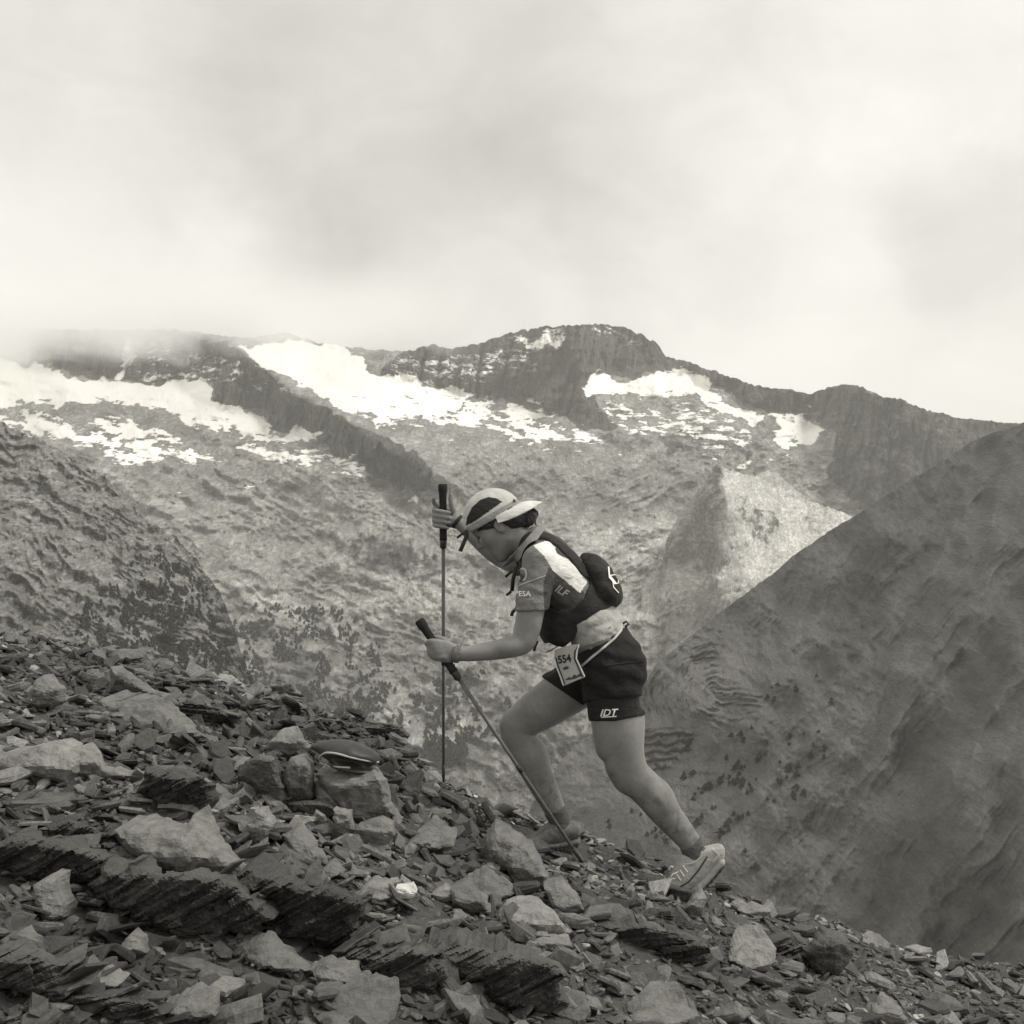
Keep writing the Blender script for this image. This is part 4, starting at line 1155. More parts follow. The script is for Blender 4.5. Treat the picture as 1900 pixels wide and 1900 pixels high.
Y0 = 4.55
def q(u, v, dy=0.0):
    return P(u, v, Y0 + dy)
PX = Y0 / F                                                 # one photograph pixel in metres at the runner
def chain(pts, flat=1.0):
    """(u, v, dy, radius px[, half width m]) -> tube nodes"""
    return [(q(p[0], p[1], p[2]), p[3] * PX, p[4] if len(p) > 4 else p[3] * PX * flat) for p in pts]
def puv(p):
    return 950 + p[:, 0] / p[:, 1] * F, 950 - p[:, 2] / p[:, 1] * F
def prism(poly):
    """solid whose outline is the given polygon, metres at the runner, negative inside"""
    def f(p):
        u, v = puv(p)
        return -poly_sd(poly, u, v, 80) * PX
    return f

# ---- the runner's body
TORSO = Solid()
TORSO.tube(chain([(1130, 1252, 0, 46, .150), (1128, 1226, 0, 55, .160), (1112, 1176, 0, 46, .128), (1066, 1116, 0, 52, .138), (1026, 1062, 0, 52, .150), (1000, 1024, 0, 36, .125), (984, 1006, 0, 26, .06)]), 0.03)
TORSO.tube(chain([(1004, 1040, -.06, 34, .05), (1002, 1046, -.150, 29, .05)]), 0.03)
TORSO.tube(chain([(994, 1030, .06, 34, .05), (988, 1032, .150, 29, .05)]), 0.03)
TORSO.ell(q(1163, 1238, -.075), np.eye(3), (.062, .075, .085), 0.04)
TORSO.ell(q(1150, 1235, .075), np.eye(3), (.062, .075, .085), 0.04)
NEAR_THIGH = [(1137, 1238, -.088, 47, .088), (1136, 1290, -.092, 46, .085), (1139, 1320, -.093, 45, .08), (1148, 1366, -.092, 42, .075), (1160, 1408, -.09, 36, .062), (1173, 1438, -.088, 33, .054)]
NEAR_SHANK = [(1173, 1438, -.088, 33, .054), (1196, 1460, -.086, 32, .052), (1221, 1488, -.086, 31, .054), (1240, 1515, -.086, 27, .048), (1264, 1546, -.084, 21, .038), (1282, 1570, -.083, 18, .032), (1292, 1588, -.083, 19, .03)]
FAR_THIGH = [(1118, 1240, .088, 47, .088), (1066, 1274, .092, 46, .085), (1014, 1308, .095, 42, .078), (978, 1332, .1, 36, .064), (961, 1350, .1, 31, .055)]
FAR_SHANK = [(961, 1350, .1, 31, .055), (968, 1382, .102, 30, .052), (984, 1408, .105, 31, .054), (1001, 1444, .108, 28, .048), (1020, 1482, .11, 23, .039), (1034, 1512, .112, 19, .033), (1042, 1535, .112, 18, .03)]
NEAR_ARM = [(1001, 1046, -.168, 28, .054), (992, 1100, -.188, 26, .050), (982, 1145, -.198, 24, .046), (975, 1178, -.203, 23, .044), (966, 1194, -.206, 21, .042)]
NEAR_FORE = [(966, 1194, -.206, 21, .042), (935, 1204, -.212, 17.5, .040), (900, 1209, -.218, 16, .035), (868, 1213, -.222, 13.5, .029), (846, 1213, -.224, 13, .028)]
FAR_ARM = [(988, 1034, .168, 28, .054), (960, 1042, .215, 24, .046), (936, 1036, .262, 21, .041)]
FAR_FORE = [(936, 1036, .262, 21, .041), (912, 1022, .274, 19, .038), (884, 998, .288, 16.5, .034), (862, 979, .296, 13.5, .028), (846, 966, .302, 12.5, .026)]
LEGS_N, LEGS_F, ARM_N, ARM_F = Solid(), Solid(), Solid(), Solid()
LEGS_N.tube(chain(NEAR_THIGH + NEAR_SHANK[1:]), 0.02)
LEGS_N.tube(chain([(1150, 1425, -.092, 22, .034), (1160, 1446, -.09, 20, .032)]), 0.03)             # knee cap
LEGS_N.ell(q(1226, 1484, -.09), np.eye(3), (.034, .042, .056), 0.035)                                 # calf
LEGS_N.tube(chain([(1290, 1590, -.083, 16, .030), (1266, 1628, -.083, 11, .034), (1240, 1645, -.083, 6, .032)]), 0.012)
LEGS_N.ell(q(1128, 1350, -.115), [(.97, 0, -.2), (0, 1, 0), (.2, 0, .97)], (.040, .045, .11), 0.03)      # quadriceps
LEGS_N.ell(q(1142, 1412, -.118), [(.9, 0, -.3), (0, 1, 0), (.3, 0, .9)], (.022, .026, .040), 0.02)
LEGS_N.ell(q(1180, 1370, -.075), [(.97, 0, -.2), (0, 1, 0), (.2, 0, .97)], (.024, .040, .10), 0.025)       # hamstring
LEGS_N.ell(q(1222, 1482, -.110), [(.80, 0, .6), (0, 1, 0), (-.6, 0, .80)], (.022, .030, .060), 0.016)
LEGS_N.tube(chain([(1262, 1520, -.085, 9, .014), (1290, 1556, -.083, 7, .012)]), 0.02)                      # tendon
ARM_N.ell(q(988, 1152, -.215), np.eye(3), (.026, .026, .05), 0.025)
ARM_N.ell(q(940, 1199, -.228), np.eye(3), (.05, .022, .022), 0.02)
LEGS_F.tube(chain(FAR_THIGH + FAR_SHANK[1:]), 0.02)
LEGS_F.tube(chain([(950, 1346, .1, 20, .034), (952, 1366, .1, 18, .03)]), 0.03)
LEGS_F.ell(q(992, 1404, .105), np.eye(3), (.038, .044, .06), 0.04)
LEGS_F.tube(chain([(1044, 1538, .112, 15, .030), (1012, 1553, .112, 8, .034), (990, 1559, .112, 5, .032)]), 0.012)
ARM_N.tube(chain(NEAR_ARM + NEAR_FORE[1:]), 0.02)
ARM_F.tube(chain(FAR_ARM + FAR_FORE[1:]), 0.02)
# hands closed round the pole grips
HAND_N, HAND_F = Solid(), Solid()
HAND_N.tube(chain([(848, 1213, -.224, 13, .026), (832, 1210, -.232, 19, .018), (812, 1206, -.240, 20, .014)]), 0.012)
for i, (ln, r) in enumerate([(1.0, 5.2), (1.05, 5.4), (1.0, 5.2), (.85, 4.6)]):
    ku, kv = 800 + 4.8 * i, 1191 + 9.0 * i
    rr = r * PX
    HAND_N.tube([(q(ku + 12, kv + 1, -.244), rr * 1.15, rr * 1.15), (q(ku, kv, -.247), rr * 1.2, rr * 1.2), (q(ku - 7 * ln, kv + 2, -.232), rr, rr), (q(ku - 7 * ln, kv + 4, -.212), rr * .95, rr * .95), (q(ku + 3, kv + 4, -.196), rr * .9, rr * .9), (q(ku + 12, kv + 1, -.194), rr * .85, rr * .85)], 0.004)
HAND_N.tube([(q(838, 1203, -.226), .014, .014), (q(824, 1188, -.206), .0115, .0115), (q(808, 1184, -.193), .0105, .0105), (q(797, 1190, -.196), .009, .009)], 0.006)
HAND_F.tube(chain([(848, 966, .302, 12.5, .025), (838, 962, .322, 19, .017), (824, 958, .336, 20, .013)]), 0.012)
for i, (ln, r) in enumerate([(1.0, 4.8), (1.05, 5.0), (1.0, 4.8), (.85, 4.3)]):
    kv = 944 + 9.4 * i
    rr = r * PX * 1.07
    HAND_F.tube([(q(824, kv + 2, .340), rr * 1.2, rr * 1.2), (q(812, kv, .338), rr * 1.2, rr * 1.2), (q(807 - 2 * ln, kv + 2, .318), rr, rr), (q(811, kv + 4, .296), rr, rr), (q(823, kv + 6, .285), rr * .92, rr * .92), (q(833 * 1.0 + (1.5 if i < 3 else -2), kv + 8, .283), rr * .82, rr * .82)], 0.004)
HAND_F.tube([(q(846, 957, .312), .014, .014), (q(839, 942, .300), .0115, .0115), (q(836, 926, .296), .010, .010), (q(837, 917, .297), .008, .008)], 0.006)
HAND_F.tube([(q(816, 944, .336), .0105, .0105), (q(806, 934, .326), .0095, .0095), (q(804, 926, .314), .0085, .0085)], 0.005)
# head, pitched forward
HU = np.array([-.62, 0, .785]); HU /= np.linalg.norm(HU)
HF = np.array([-.785, 0, -.62]); HF /= np.linalg.norm(HF)
HS = np.array([0., -1., 0.])                                # towards the camera
HC = np.array(q(917, 966, 0.0)[:])
HAX = [HF, HS, HU]
def hp(f, u, s):
    return HC + HF * f * PX + HU * u * PX + HS * s
HEAD = Solid()
HEAD.tube([(q(990, 1012, 0), .058, .060), (q(968, 1006, 0), .053, .055), (Vector(hp(-8, -26, 0)), .050, .050)], 0.03)
HEAD.ell(hp(-6, 12, 0), HAX, (.097, .076, .088), 0.02)
HEAD.ell(hp(16, -22, 0), HAX, (.056, .060, .076), 0.03)
HEAD.ell(hp(26, -44, 0), HAX, (.038, .040, .040), 0.03)
HEAD.ell(hp(34, -60, 0), HAX, (.018, .020, .015), 0.022)      # chin
for s in (-1, 1):
    HEAD.ell(hp(27, -18, s * .036), HAX, (.028, .024, .028), 0.025)     # cheek
    HEAD.tube([(Vector(hp(2, -40, s * .052)), .012, .012), (Vector(hp(28, -60, s * .016)), .012, .012)], 0.03)   # jaw line
HEAD.tube([(Vector(hp(40, 8, -.030)), .008, .008), (Vector(hp(43, 7, 0)), .008, .008), (Vector(hp(40, 8, .030)), .008, .008)], 0.02)   # brow
for s in (-1, 1):
    HEAD.ell(hp(45, -6, s * .031), HAX, (.014, .015, .010), 0.012, -1)  # eye socket
    HEAD.ell(hp(35.5, -6, s * .031), HAX, (.0125, .0125, .0115), 0.003)
    HEAD.tube([(Vector(hp(41, -1, s * .019)), .0028, .0028), (Vector(hp(42, 0, s * .031)), .0028, .0028), (Vector(hp(39, -3, s * .043)), .0028, .0028)], 0.004)   # lid
HEAD.tube([(Vector(hp(42, -4, 0)), .0065, .0065), (Vector(hp(50, -20, 0)), .009, .009)], 0.012)
HEAD.ell(hp(51, -23, 0), HAX, (.011, .011, .009), 0.008)
for s in (-1, 1):
    HEAD.ell(hp(45, -25, s * .012), HAX, (.010, .008, .007), 0.006)
HEAD.ell(hp(41, -36.5, 0), HAX, (.0105, .023, .005), 0.006)
HEAD.ell(hp(40.5, -43, 0), HAX, (.0105, .020, .0055), 0.006)
HEAD.ell(hp(46, -39.8, 0), HAX, (.006, .024, .0014), 0.003, -1)
for s in (-1, 1):                                              # ears
    HEAD.ell(hp(-1, -14, s * .075), [HF, HS, HU], (.017, .007, .030), 0.006)
    HEAD.ell(hp(2, -12, s * .083), [HF, HS, HU], (.009, .006, .017), 0.004, -1)

def smin(a, b, k):
    h = np.maximum(k - np.abs(a - b), 0) / k
    return np.minimum(a, b) - h * h * k * 0.25
def body_f(p):
    d = TORSO.eval(p) + 0.004
    d = smin(d, LEGS_N.eval(p), .03); d = smin(d, LEGS_F.eval(p), .03)
    a = smin(ARM_N.eval(p), HAND_N.eval(p), .008); b = smin(ARM_F.eval(p), HAND_F.eval(p), .008)
    d = smin(d, a, .012); d = smin(d, b, .012)
    return smin(d, HEAD.eval(p), .015)

def skin_material():
    m, t, b = new_mat('skin')
    c = N(t, 'ShaderNodeNewGeometry').outputs['Position']
    n = noise(t, c, 14, 5, 0.6); n2 = noise(t, c, 90, 3, 0.6)
    k = mathn(t, 'ADD', mathn(t, 'MULTIPLY', n, 0.7), mathn(t, 'MULTIPLY', n2, 0.3))
    sk = ramp(t, k, [(0.3, grey(.165)), (0.7, grey(.255))])
    sz = N(t, 'ShaderNodeSeparateXYZ'); L(t, c, sz.inputs[0])               # dust and mud on the shins
    low = N(t, 'ShaderNodeMapRange'); L(t, sz.outputs[2], low.inputs[0])
    low.inputs[1].default_value = -0.86; low.inputs[2].default_value = -1.08; low.inputs[3].default_value = 0; low.inputs[4].default_value = 1
    mud = mathn(t, 'MULTIPLY', low.outputs[0], ramp(t, noise(t, c, 26, 6, 0.7, 0.8), [(0.46, 0.0), (0.64, 0.75)]))
    sk = mixc(t, mud, sk, grey(.085))
    L(t, sk, b.inputs['Base Color'])
    b.inputs['Roughness'].default_value = 0.5
    b.inputs['Specular IOR Level'].default_value = 0.4
    b.inputs['Subsurface Weight'].default_value = 0.0
    bump(t, b, n2, 0.15, 0.002)
    return m
M_skin = skin_material()
def fabric(name, v, rough=0.85, wr=0.004):
    m, t, b = new_mat(name)
    c = N(t, 'ShaderNodeNewGeometry').outputs['Position']
    n = noise(t, c, 22, 4, 0.55); w = noise(t, mapping(t, c, rot=(0.3, 0.8, 0)), 420, 2, 0.5)
    L(t, ramp(t, n, [(0.3, grey(v * .86)), (0.7, grey(v * 1.12))]), b.inputs['Base Color'])
    b.inputs['Roughness'].default_value = rough
    b.inputs['Specular IOR Level'].default_value = 0.2
    h = mathn(t, 'ADD', mathn(t, 'MULTIPLY', noise(t, mapping(t, c, scale=(1, 1, 1.6)), 34, 3, 0.5, 0.5), 1.0), mathn(t, 'MULTIPLY', w, 0.12))
    bump(t, b, h, 0.9, wr * 1.8)
    return m
M_grey_f = fabric('shirt_grey', .20); M_white_f = fabric('shirt_white', .80); M_dark_f = fabric('shirt_dark', .075); M_pale_f = fabric('shirt_pale', .40)
M_black_f = fabric('shorts_black', .018, .8); M_tight = fabric('tights_black', .022, .7); M_vest = fabric('vest_black', .028, .75)
M_cap = fabric('cap_light', .50); M_cap_dark = fabric('cap_mesh', .03); M_cap_band = fabric('cap_band', .30); M_visor = fabric('cap_visor', .66)
M_sock = fabric('sock', .10); M_shoe = fabric('shoe_upper', .36); M_sole = plain('shoe_sole', .30, .7, .3, 60, .2); M_soled = plain('shoe_tread', .06, .8)
M_shoe_far = plain('shoe_upper_far', .15, .9, .2, 60, .4); M_sole_far = plain('shoe_sole_far', .13, .9, .2, 60, .4)  # darker copies of the shoe colours, used on the far shoe
M_hair = plain('hair_dark', .022, .45, .5, 160, .5, 220, .8, .003); M_print = plain('print_white', .82, .6); M_ink = plain('print_ink', .02, .6)
M_strap = plain('strap_dark', .03, .7); M_bib = plain('bib_paper', .42, .5, .3, 30, .06); M_trim = plain('trim_pale', .45, .6); M_eye = plain('eye_dark', .02, .2, .5)

lo, hi = np.array([-.42, 4.05, -1.62]), np.array([.95, 5.05, .2])
me = nets('person', body_f, lo, hi, 0.0042, M_skin, 4)
person = add('person', me, kind='thing', category='person', label='runner in reversed cap, grey shirt and black shorts striding uphill with two poles')
BODY_BVH = BVHTree.FromObject(person, bpy.context.evaluated_depsgraph_get())

def paint(ob, mats, rules):
    """cloth panels of different colour: rules = (material index, outline, side) with side -1 near, 1 far, 0 both"""
    me = ob.data
    n = len(me.polygons)
    c = np.empty(n * 3, np.float32); me.polygons.foreach_get('center', c); c = c.reshape(-1, 3)
    u, v = puv(c)
    idx = np.zeros(n, np.int32)
    for k, poly, side in rules:
        m = poly_sd(poly, u, v) > 0
        if side:
            m &= (c[:, 1] - Y0) * side > -0.005
        idx[m] = k
    for m in mats:
        me.materials.append(m)
    me.polygons.foreach_set('material_index', idx)

def cloth(name, f, bounds, h, mat, parent=person, relax=2):
    return add(name, nets(name, f, *bounds, h, mat, relax), parent)

def wr(p, s, a):
    return a * (fbm(p[:, 0] * s, p[:, 2] * s * 1.3 + 4, p[:, 1] * s, octaves=2) - 0.5)

# shirt
SHIRT_HEM = [(930, 975), (1010, 965), (1130, 1010), (1180, 1120), (1166, 1160), (1120, 1192), (1066, 1214), (1034, 1218), (985, 1200), (940, 1150)]
SLEEVE_N = [(940, 1000), (1060, 1000), (1050, 1134), (1010, 1132), (940, 1134)]
SLEEVE_F = [(952, 985), (1060, 985), (1060, 1080), (955, 1080)]
pr_s, pr_n, pr_f = prism(SHIRT_HEM), prism(SLEEVE_N), prism(SLEEVE_F)
def shirt_f(p):
    t = TORSO.eval(p) - .009
    neck = (p - np.array(q(968, 1000, 0)[:], np.float32)) @ np.array([-.76, 0, .60], np.float32)
    t = np.maximum(t, pr_s(p)); t = np.maximum(t, neck)
    d = smin(t, np.maximum(ARM_N.eval(p) - .008, pr_n(p)), .02)
    d = smin(d, np.maximum(ARM_F.eval(p) - .008, pr_f(p)), .02)
    u_, v_ = puv(p)
    tail = sstep(1120, 1160, v_)
    fold = np.sin((u_ * .55 + v_ * .9) / 5.5 + 5 * fbm(u_ / 18, v_ / 18)) * .0045 * tail + np.sin((v_ - u_ * .35) / 4.2 + 6 * fbm(u_ / 14, v_ / 14)) * .0022 * sstep(1050, 1085, v_) * sstep(1030, 1000, u_)
    return d + wr(p, 17, .014) + fold - .006 * tail
shirt = cloth('shirt', shirt_f, ([-.05, 4.2, -.60], [.52, 4.9, .02]), .0045, None)
paint(shirt, [M_grey_f, M_white_f, M_dark_f, M_pale_f], [
    (2, [(1018, 1052), (1050, 1070), (1085, 1100), (1080, 1130), (1010, 1135), (1008, 1080)], 0),
    (2, [(1003, 985), (1060, 1000), (1080, 1040), (1046, 1018), (1024, 1007), (1000, 1004)], 0),
    (1, [(989, 1012), (1010, 1004), (1028, 1005), (1040, 1018), (1054, 1034), (1078, 1062), (1090, 1080), (1076, 1100), (1052, 1080), (1025, 1058), (1010, 1032)], -1),
    (3, [(1070, 1150), (1110, 1128), (1170, 1110), (1180, 1165), (1110, 1190), (1040, 1214)], 0)])
# collar
def collar_f(p):
    nk = HEAD.eval(p) - .016
    nk2 = TORSO.eval(p) - .020
    sl = np.abs((p - np.array(q(973, 1014, 0)[:], np.float32)) @ np.array([-.76, 0, .65], np.float32)) - 8 * PX
    return np.maximum(np.minimum(nk, nk2), sl)
M_collar = fabric('collar_grey', .25)
cloth('collar', collar_f, ([-.06, 4.4, -.28], [.16, 4.7, .0]), .004, M_collar, shirt)

# shorts with inner tights
SHORTS = [(1028, 1212), (1062, 1200), (1104, 1180), (1150, 1154), (1182, 1166), (1204, 1215), (1210, 1289), (1150, 1297), (1089, 1302), (1082, 1309), (996, 1250), (1016, 1224)]
pr_sh = prism(SHORTS)
def legs_f(p):
    return smin(smin(TORSO.eval(p), LEGS_N.eval(p), .04), LEGS_F.eval(p), .04)
shorts = cloth('shorts', lambda p: np.maximum(legs_f(p) - .009 + wr(p, 13, .012) + .003 * np.sin(p[:, 2] * 95 + p[:, 0] * 30 + 6 * fbm(p[:, 0] * 9, p[:, 2] * 9)), pr_sh(p)), ([.02, 4.3, -.80], [.56, 4.8, -.36]), .0045, M_black_f)
pr_t = prism([(1084, 1262), (1215, 1262), (1196, 1327), (1142, 1338), (1092, 1338)])
tights = cloth('tights', lambda p: np.maximum(LEGS_N.eval(p) - .006, pr_t(p)), ([.22, 4.3, -.82], [.54, 4.62, -.58]), .0045, M_tight)

# socks and shoes
pr_sk = prism([(1236, 1553), (1262, 1553), (1284, 1546), (1306, 1556), (1330, 1600), (1250, 1615)])
def slab_plane(p, a, n):
    return (p - np.array(a[:], np.float32)) @ (np.array(n, np.float32) / np.linalg.norm(n))
cloth('sock', lambda p: np.maximum(LEGS_N.eval(p) - .004, slab_plane(p, q(1270, 1556, 0), (-.55, 0, .83))), ([.55, 4.38, -1.42], [.8, 4.56, -1.15]), .004, M_sock)
cloth('sock', lambda p: np.maximum(LEGS_F.eval(p) - .004, slab_plane(p, q(1036, 1513, 0), (-.4, 0, .9))), ([.0, 4.56, -1.28], [.28, 4.78, -1.06]), .004, M_sock)

def shoe(upper, sole, collar_c, collar_r, cut, y, flex, toward, m_up, m_mid):
    root = bpy.data.objects.new('shoe', None); col.objects.link(root); root.parent = person
    U = Solid().tube(chain(upper), 0.022)
    cc = np.array(q(*collar_c)[:], np.float32)
    def fu(p):
        d = U.eval(p)
        d = np.maximum(d, slab_plane(p, cut[0], cut[1]))
        hole = np.sqrt((((p - cc) / np.array([collar_r[0], collar_r[1], collar_r[2]], np.float32)) ** 2).sum(1)) - 1
        return np.maximum(d, -hole * min(collar_r))
    lo, hi = U.bounds()
    add('upper', nets('upper', fu, lo, hi, .0038, m_up, 2), root)
    S = Solid().tube(chain(sole), 0.012)
    lo, hi = S.bounds()
    add('midsole', nets('midsole', lambda p: S.eval(p), lo, hi, .0038, m_mid, 1), root)
    T = Solid().tube(chain([(a + toward[0], b + toward[1], c, r * .55, w * .97) for a, b, c, r, w in sole]), 0.01)
    lo, hi = T.bounds()
    add('tread', nets('tread', lambda p: T.eval(p) + .0008 * np.sin(p[:, 0] * 400), lo, hi, .0038, M_soled, 1), root)
    return root
shoe_n = shoe([(1322, 1582, -.083, 23, .036), (1312, 1588, -.083, 27, .038), (1288, 1608, -.083, 33, .041), (1264, 1634, -.083, 22, .046), (1246, 1645, -.083, 15, .045), (1229, 1648, -.083, 10, .034)],
              [(1336, 1598, -.083, 9, .040), (1308, 1630, -.083, 10, .041), (1276, 1657, -.083, 8.5, .048), (1248, 1661, -.083, 6.5, .048), (1224, 1656, -.083, 6, .036)],
              (1282, 1566, -.083), (.040, .030, .052), (q(1308, 1561, 0), (-.25, 0, 1)), -.083, 0, (3, 6), M_shoe, M_sole)
shoe_f = shoe([(1064, 1540, .112, 16, .036), (1056, 1541, .112, 19, .037), (1032, 1544, .112, 24, .041), (1004, 1554, .112, 14, .046), (988, 1558, .112, 10, .044), (972, 1560, .112, 7, .034)],
              [(1070, 1560, .112, 8, .040), (1036, 1565, .112, 8, .041), (1004, 1567, .112, 7, .048), (984, 1568, .112, 6, .046), (968, 1565, .112, 5, .034)],
              (1042, 1518, .112), (.030, .026, .036), (q(1066, 1524, 0), (-.15, 0, 1)), .112, 0, (0, 6), M_shoe_far, M_sole_far)

# hair and cap
pr_h = prism([(884, 986), (896, 972), (926, 950), (962, 936), (986, 944), (990, 966), (976, 988), (952, 984), (938, 973), (926, 968), (920, 978), (917, 993), (909, 990), (900, 984)])
HAIR = Solid().ell(hp(-6, 12, 0), HAX, (.103, .083, .094), 0.01).ell(hp(-30, -14, 0), HAX, (.050, .070, .055), 0.03)
BUN = Solid().ell(q(976, 962, 0), HAX, (.034, .040, .034), .01).ell(q(986, 955, .01), HAX, (.026, .032, .022), .02)
hair = cloth('hair', lambda p: smin(np.maximum(HAIR.eval(p), pr_h(p)), BUN.eval(p), .015) + wr(p, 90, .010), ([-.17, 4.38, -.14], [.16, 4.72, .06]), .0038, M_hair)
CF = np.array([-.873, 0, -.488]); CU = np.array([-.488, 0, .873])
CC = np.array(q(913, 958, 0)[:])
def cp(f, u, s):
    return CC + CF * f * PX + CU * u * PX + HS * s
CAP = Solid().ell(cp(0, -2, 0), [CF, HS, CU], (.113, .087, .106), .01)
cap_root = bpy.data.objects.new('cap', None); col.objects.link(cap_root); cap_root.parent = person
def cap_f(p):
    d = CAP.eval(p)
    d = np.maximum(d, -(d + .008))
    return np.maximum(d, -((p - np.array(cp(0, -7, 0), np.float32)) @ CU.astype(np.float32)))
crown = cloth('crown', cap_f, ([-.2, 4.40, -.14], [.12, 4.70, .14]), .0034, None, cap_root, 1)
PANEL = [(864, 976), (867, 958), (876, 941), (890, 928), (906, 922), (922, 925), (932, 931), (918, 941), (900, 954), (880, 968)]
BAND = [(855, 985), (964, 922), (972, 934), (862, 1000)]
paint(crown, [M_cap, M_cap_dark, M_cap_band], [(1, PANEL, -1), (1, PANEL, 1), (2, BAND, 0)])
def visor():
    V, Fc = [], []
    nphi, nr = 25, 7
    for i in range(nphi):
        ph = math.radians(-86 + 172 * i / (nphi - 1))
        base = cp(-57 * math.cos(ph) * .99, -3, .086 * math.sin(ph))
        Lg = 45 * PX * max(math.cos(ph), 0) ** .7
        dirv = np.array([.92, 0, .05]) + HS * math.sin(ph) * .25
        for j in range(nr):
            r = j / (nr - 1)
            p = base + dirv * Lg * r + np.array([0, 0, -1]) * (.022 * r * math.sin(ph) ** 2) + np.array([0, 0, .012 * r * (1 - r) * 2])
            V.append(p)
    n = len(V)
    V = np.array(V); V2 = V + np.array([0.001, 0, -.0035])
    for i in range(nphi - 1):
        for j in range(nr - 1):
            a = i * nr + j
            Fc.append((a, a + 1, a + nr + 1, a + nr)); Fc.append((n + a, n + a + nr, n + a + nr + 1, n + a + 1))
    bd = [i * nr + nr - 1 for i in range(nphi)]
    for a, b in zip(bd, bd[1:]):
        Fc.append((a, n + a, n + b, b))
    return mesh_from('visor', np.concatenate([V, V2]).tolist(), Fc, M_visor, True)
add('visor', visor(), cap_root)
# ---- things drawn on or sewn to curved cloth: projected on the garment they belong to
DG = bpy.context.evaluated_depsgraph_get()
def bvh(*obs):
    V, Fs = [], []
    for o in obs:
        b = len(V)
        V += [v.co.copy() for v in o.data.vertices]
        Fs += [tuple(b + i for i in p.vertices) for p in o.data.polygons]
    return BVHTree.FromPolygons(V, Fs)
def onto(tree, u, v, lift, y0=3.9, ydef=4.4):
    d = Vector(((u - 950) / F, 1, (950 - v) / F)).normalized()
    loc, nor, i, dist = tree.ray_cast(d * (y0 / d.y), d)
    if loc is None:
        return P(u, v, ydef)
    if nor.dot(d) > 0:
        nor = -nor
    return loc + nor * lift * 0.6 - d * lift * 0.6
def ribbon(name, tree, pts, width, mat, parent, lift=.003, step=3.0, thick=.0025, ydef=4.4):
    """flat band following a polyline (photograph pixels) over a garment"""
    pp = [np.array(p, float) for p in pts]
    line = []
    for a, b in zip(pp, pp[1:]):
        n = max(1, int(np.linalg.norm(b - a) / step))
        line += [a + (b - a) * i / n for i in range(n)]
    line.append(pp[-1])
    V = []; n = len(line)
    for i, c in enumerate(line):
        t = line[min(i + 1, n - 1)] - line[max(i - 1, 0)]; t = t / (np.linalg.norm(t) + 1e-9)
        nn = np.array([-t[1], t[0]]) * width / 2
        a = onto(tree, *(c + nn), lift, ydef=ydef); b = onto(tree, *(c - nn), lift, ydef=ydef)
        off = Vector((0, thick, 0))
        V += [a, b, b + off, a + off]
    Fc = []
    for i in range(n - 1):
        k = i * 4
        for j in range(4):
            Fc.append((k + j, k + (j + 1) % 4, k + 4 + (j + 1) % 4, k + 4 + j))
    Fc += [(3, 2, 1, 0), tuple(4 * (n - 1) + j for j in range(4))]
    return add(name, mesh_from(name, V, Fc, mat), parent)
def patch(name, tree, poly, mat, parent, lift=.003, cell=3.0, thick=.003, ydef=4.4):
    """flat shape with the given outline laid over a garment"""
    from mathutils.geometry import delaunay_2d_cdt
    pp = np.array(poly, float); ring = []
    for a, b in zip(pp, np.roll(pp, -1, 0)):
        n = max(1, int(np.linalg.norm(b - a) / cell))
        ring += [a + (b - a) * i / n for i in range(n)]
    ring = np.array(ring)
    gu, gv = np.meshgrid(np.arange(pp[:, 0].min(), pp[:, 0].max(), cell), np.arange(pp[:, 1].min(), pp[:, 1].max(), cell))
    gu, gv = gu.ravel(), gv.ravel()
    k = poly_sd(ring, gu, gv) > cell * .5
    allp = np.concatenate([ring, np.stack([gu[k], gv[k]], -1)])
    n0 = len(ring)
    vo, _, fo, *_ = delaunay_2d_cdt([Vector(p) for p in allp], [(i, (i + 1) % n0) for i in range(n0)], [], 1, 1e-4)
    V = [onto(tree, v[0], v[1], lift, ydef=ydef) for v in vo]; n = len(V)
    V += [v + Vector((0, thick, 0)) for v in V]
    Fc = [tuple(f) for f in fo] + [tuple(n + i for i in f[::-1]) for f in fo]
    em = set()
    for f in fo:
        for a, b in zip(f, f[1:] + f[:1]):
            em.add((a, b))
    Fc += [(b, a, n + a, n + b) for a, b in em if (b, a) not in em]
    o = add(name, mesh_from(name, V, Fc, mat), parent)
    bm = bmesh.new(); bm.from_mesh(o.data); bmesh.ops.recalc_face_normals(bm, faces=bm.faces); bm.to_mesh(o.data); bm.free()
    return o
def lettering(name, text, tree, u, v, size, ang, mat, parent, shear=0.0, lift=.004, sx=1.0, ydef=4.4, bold=0.02):
    """text whose baseline starts at pixel (u, v), cap height about 0.7 * size pixels"""
    cu = bpy.data.curves.new(name, 'FONT'); cu.body = text; cu.size = 1.0; cu.shear = shear; cu.offset = bold; cu.resolution_u = 3
    tmp = bpy.data.objects.new(name, cu); col.objects.link(tmp)
    me = bpy.data.meshes.new_from_object(tmp)
    bpy.data.objects.remove(tmp); bpy.data.curves.remove(cu)
    bm = bmesh.new(); bm.from_mesh(me)
    bmesh.ops.triangulate(bm, faces=bm.faces)
    bmesh.ops.subdivide_edges(bm, edges=[e for e in bm.edges if e.calc_length() > .25], cuts=1)
    ca, sa = math.cos(math.radians(ang)), math.sin(math.radians(ang))
    for w in bm.verts:
        x, y = w.co.x * size * sx, w.co.y * size
        w.co = onto(tree, u + x * ca + y * sa, v + x * sa - y * ca, lift, ydef=ydef)
    bmesh.ops.recalc_face_normals(bm, faces=bm.faces)
    bm.to_mesh(me); bm.free()
    me.materials.clear(); me.materials.append(mat)
    return add(name, me, parent)

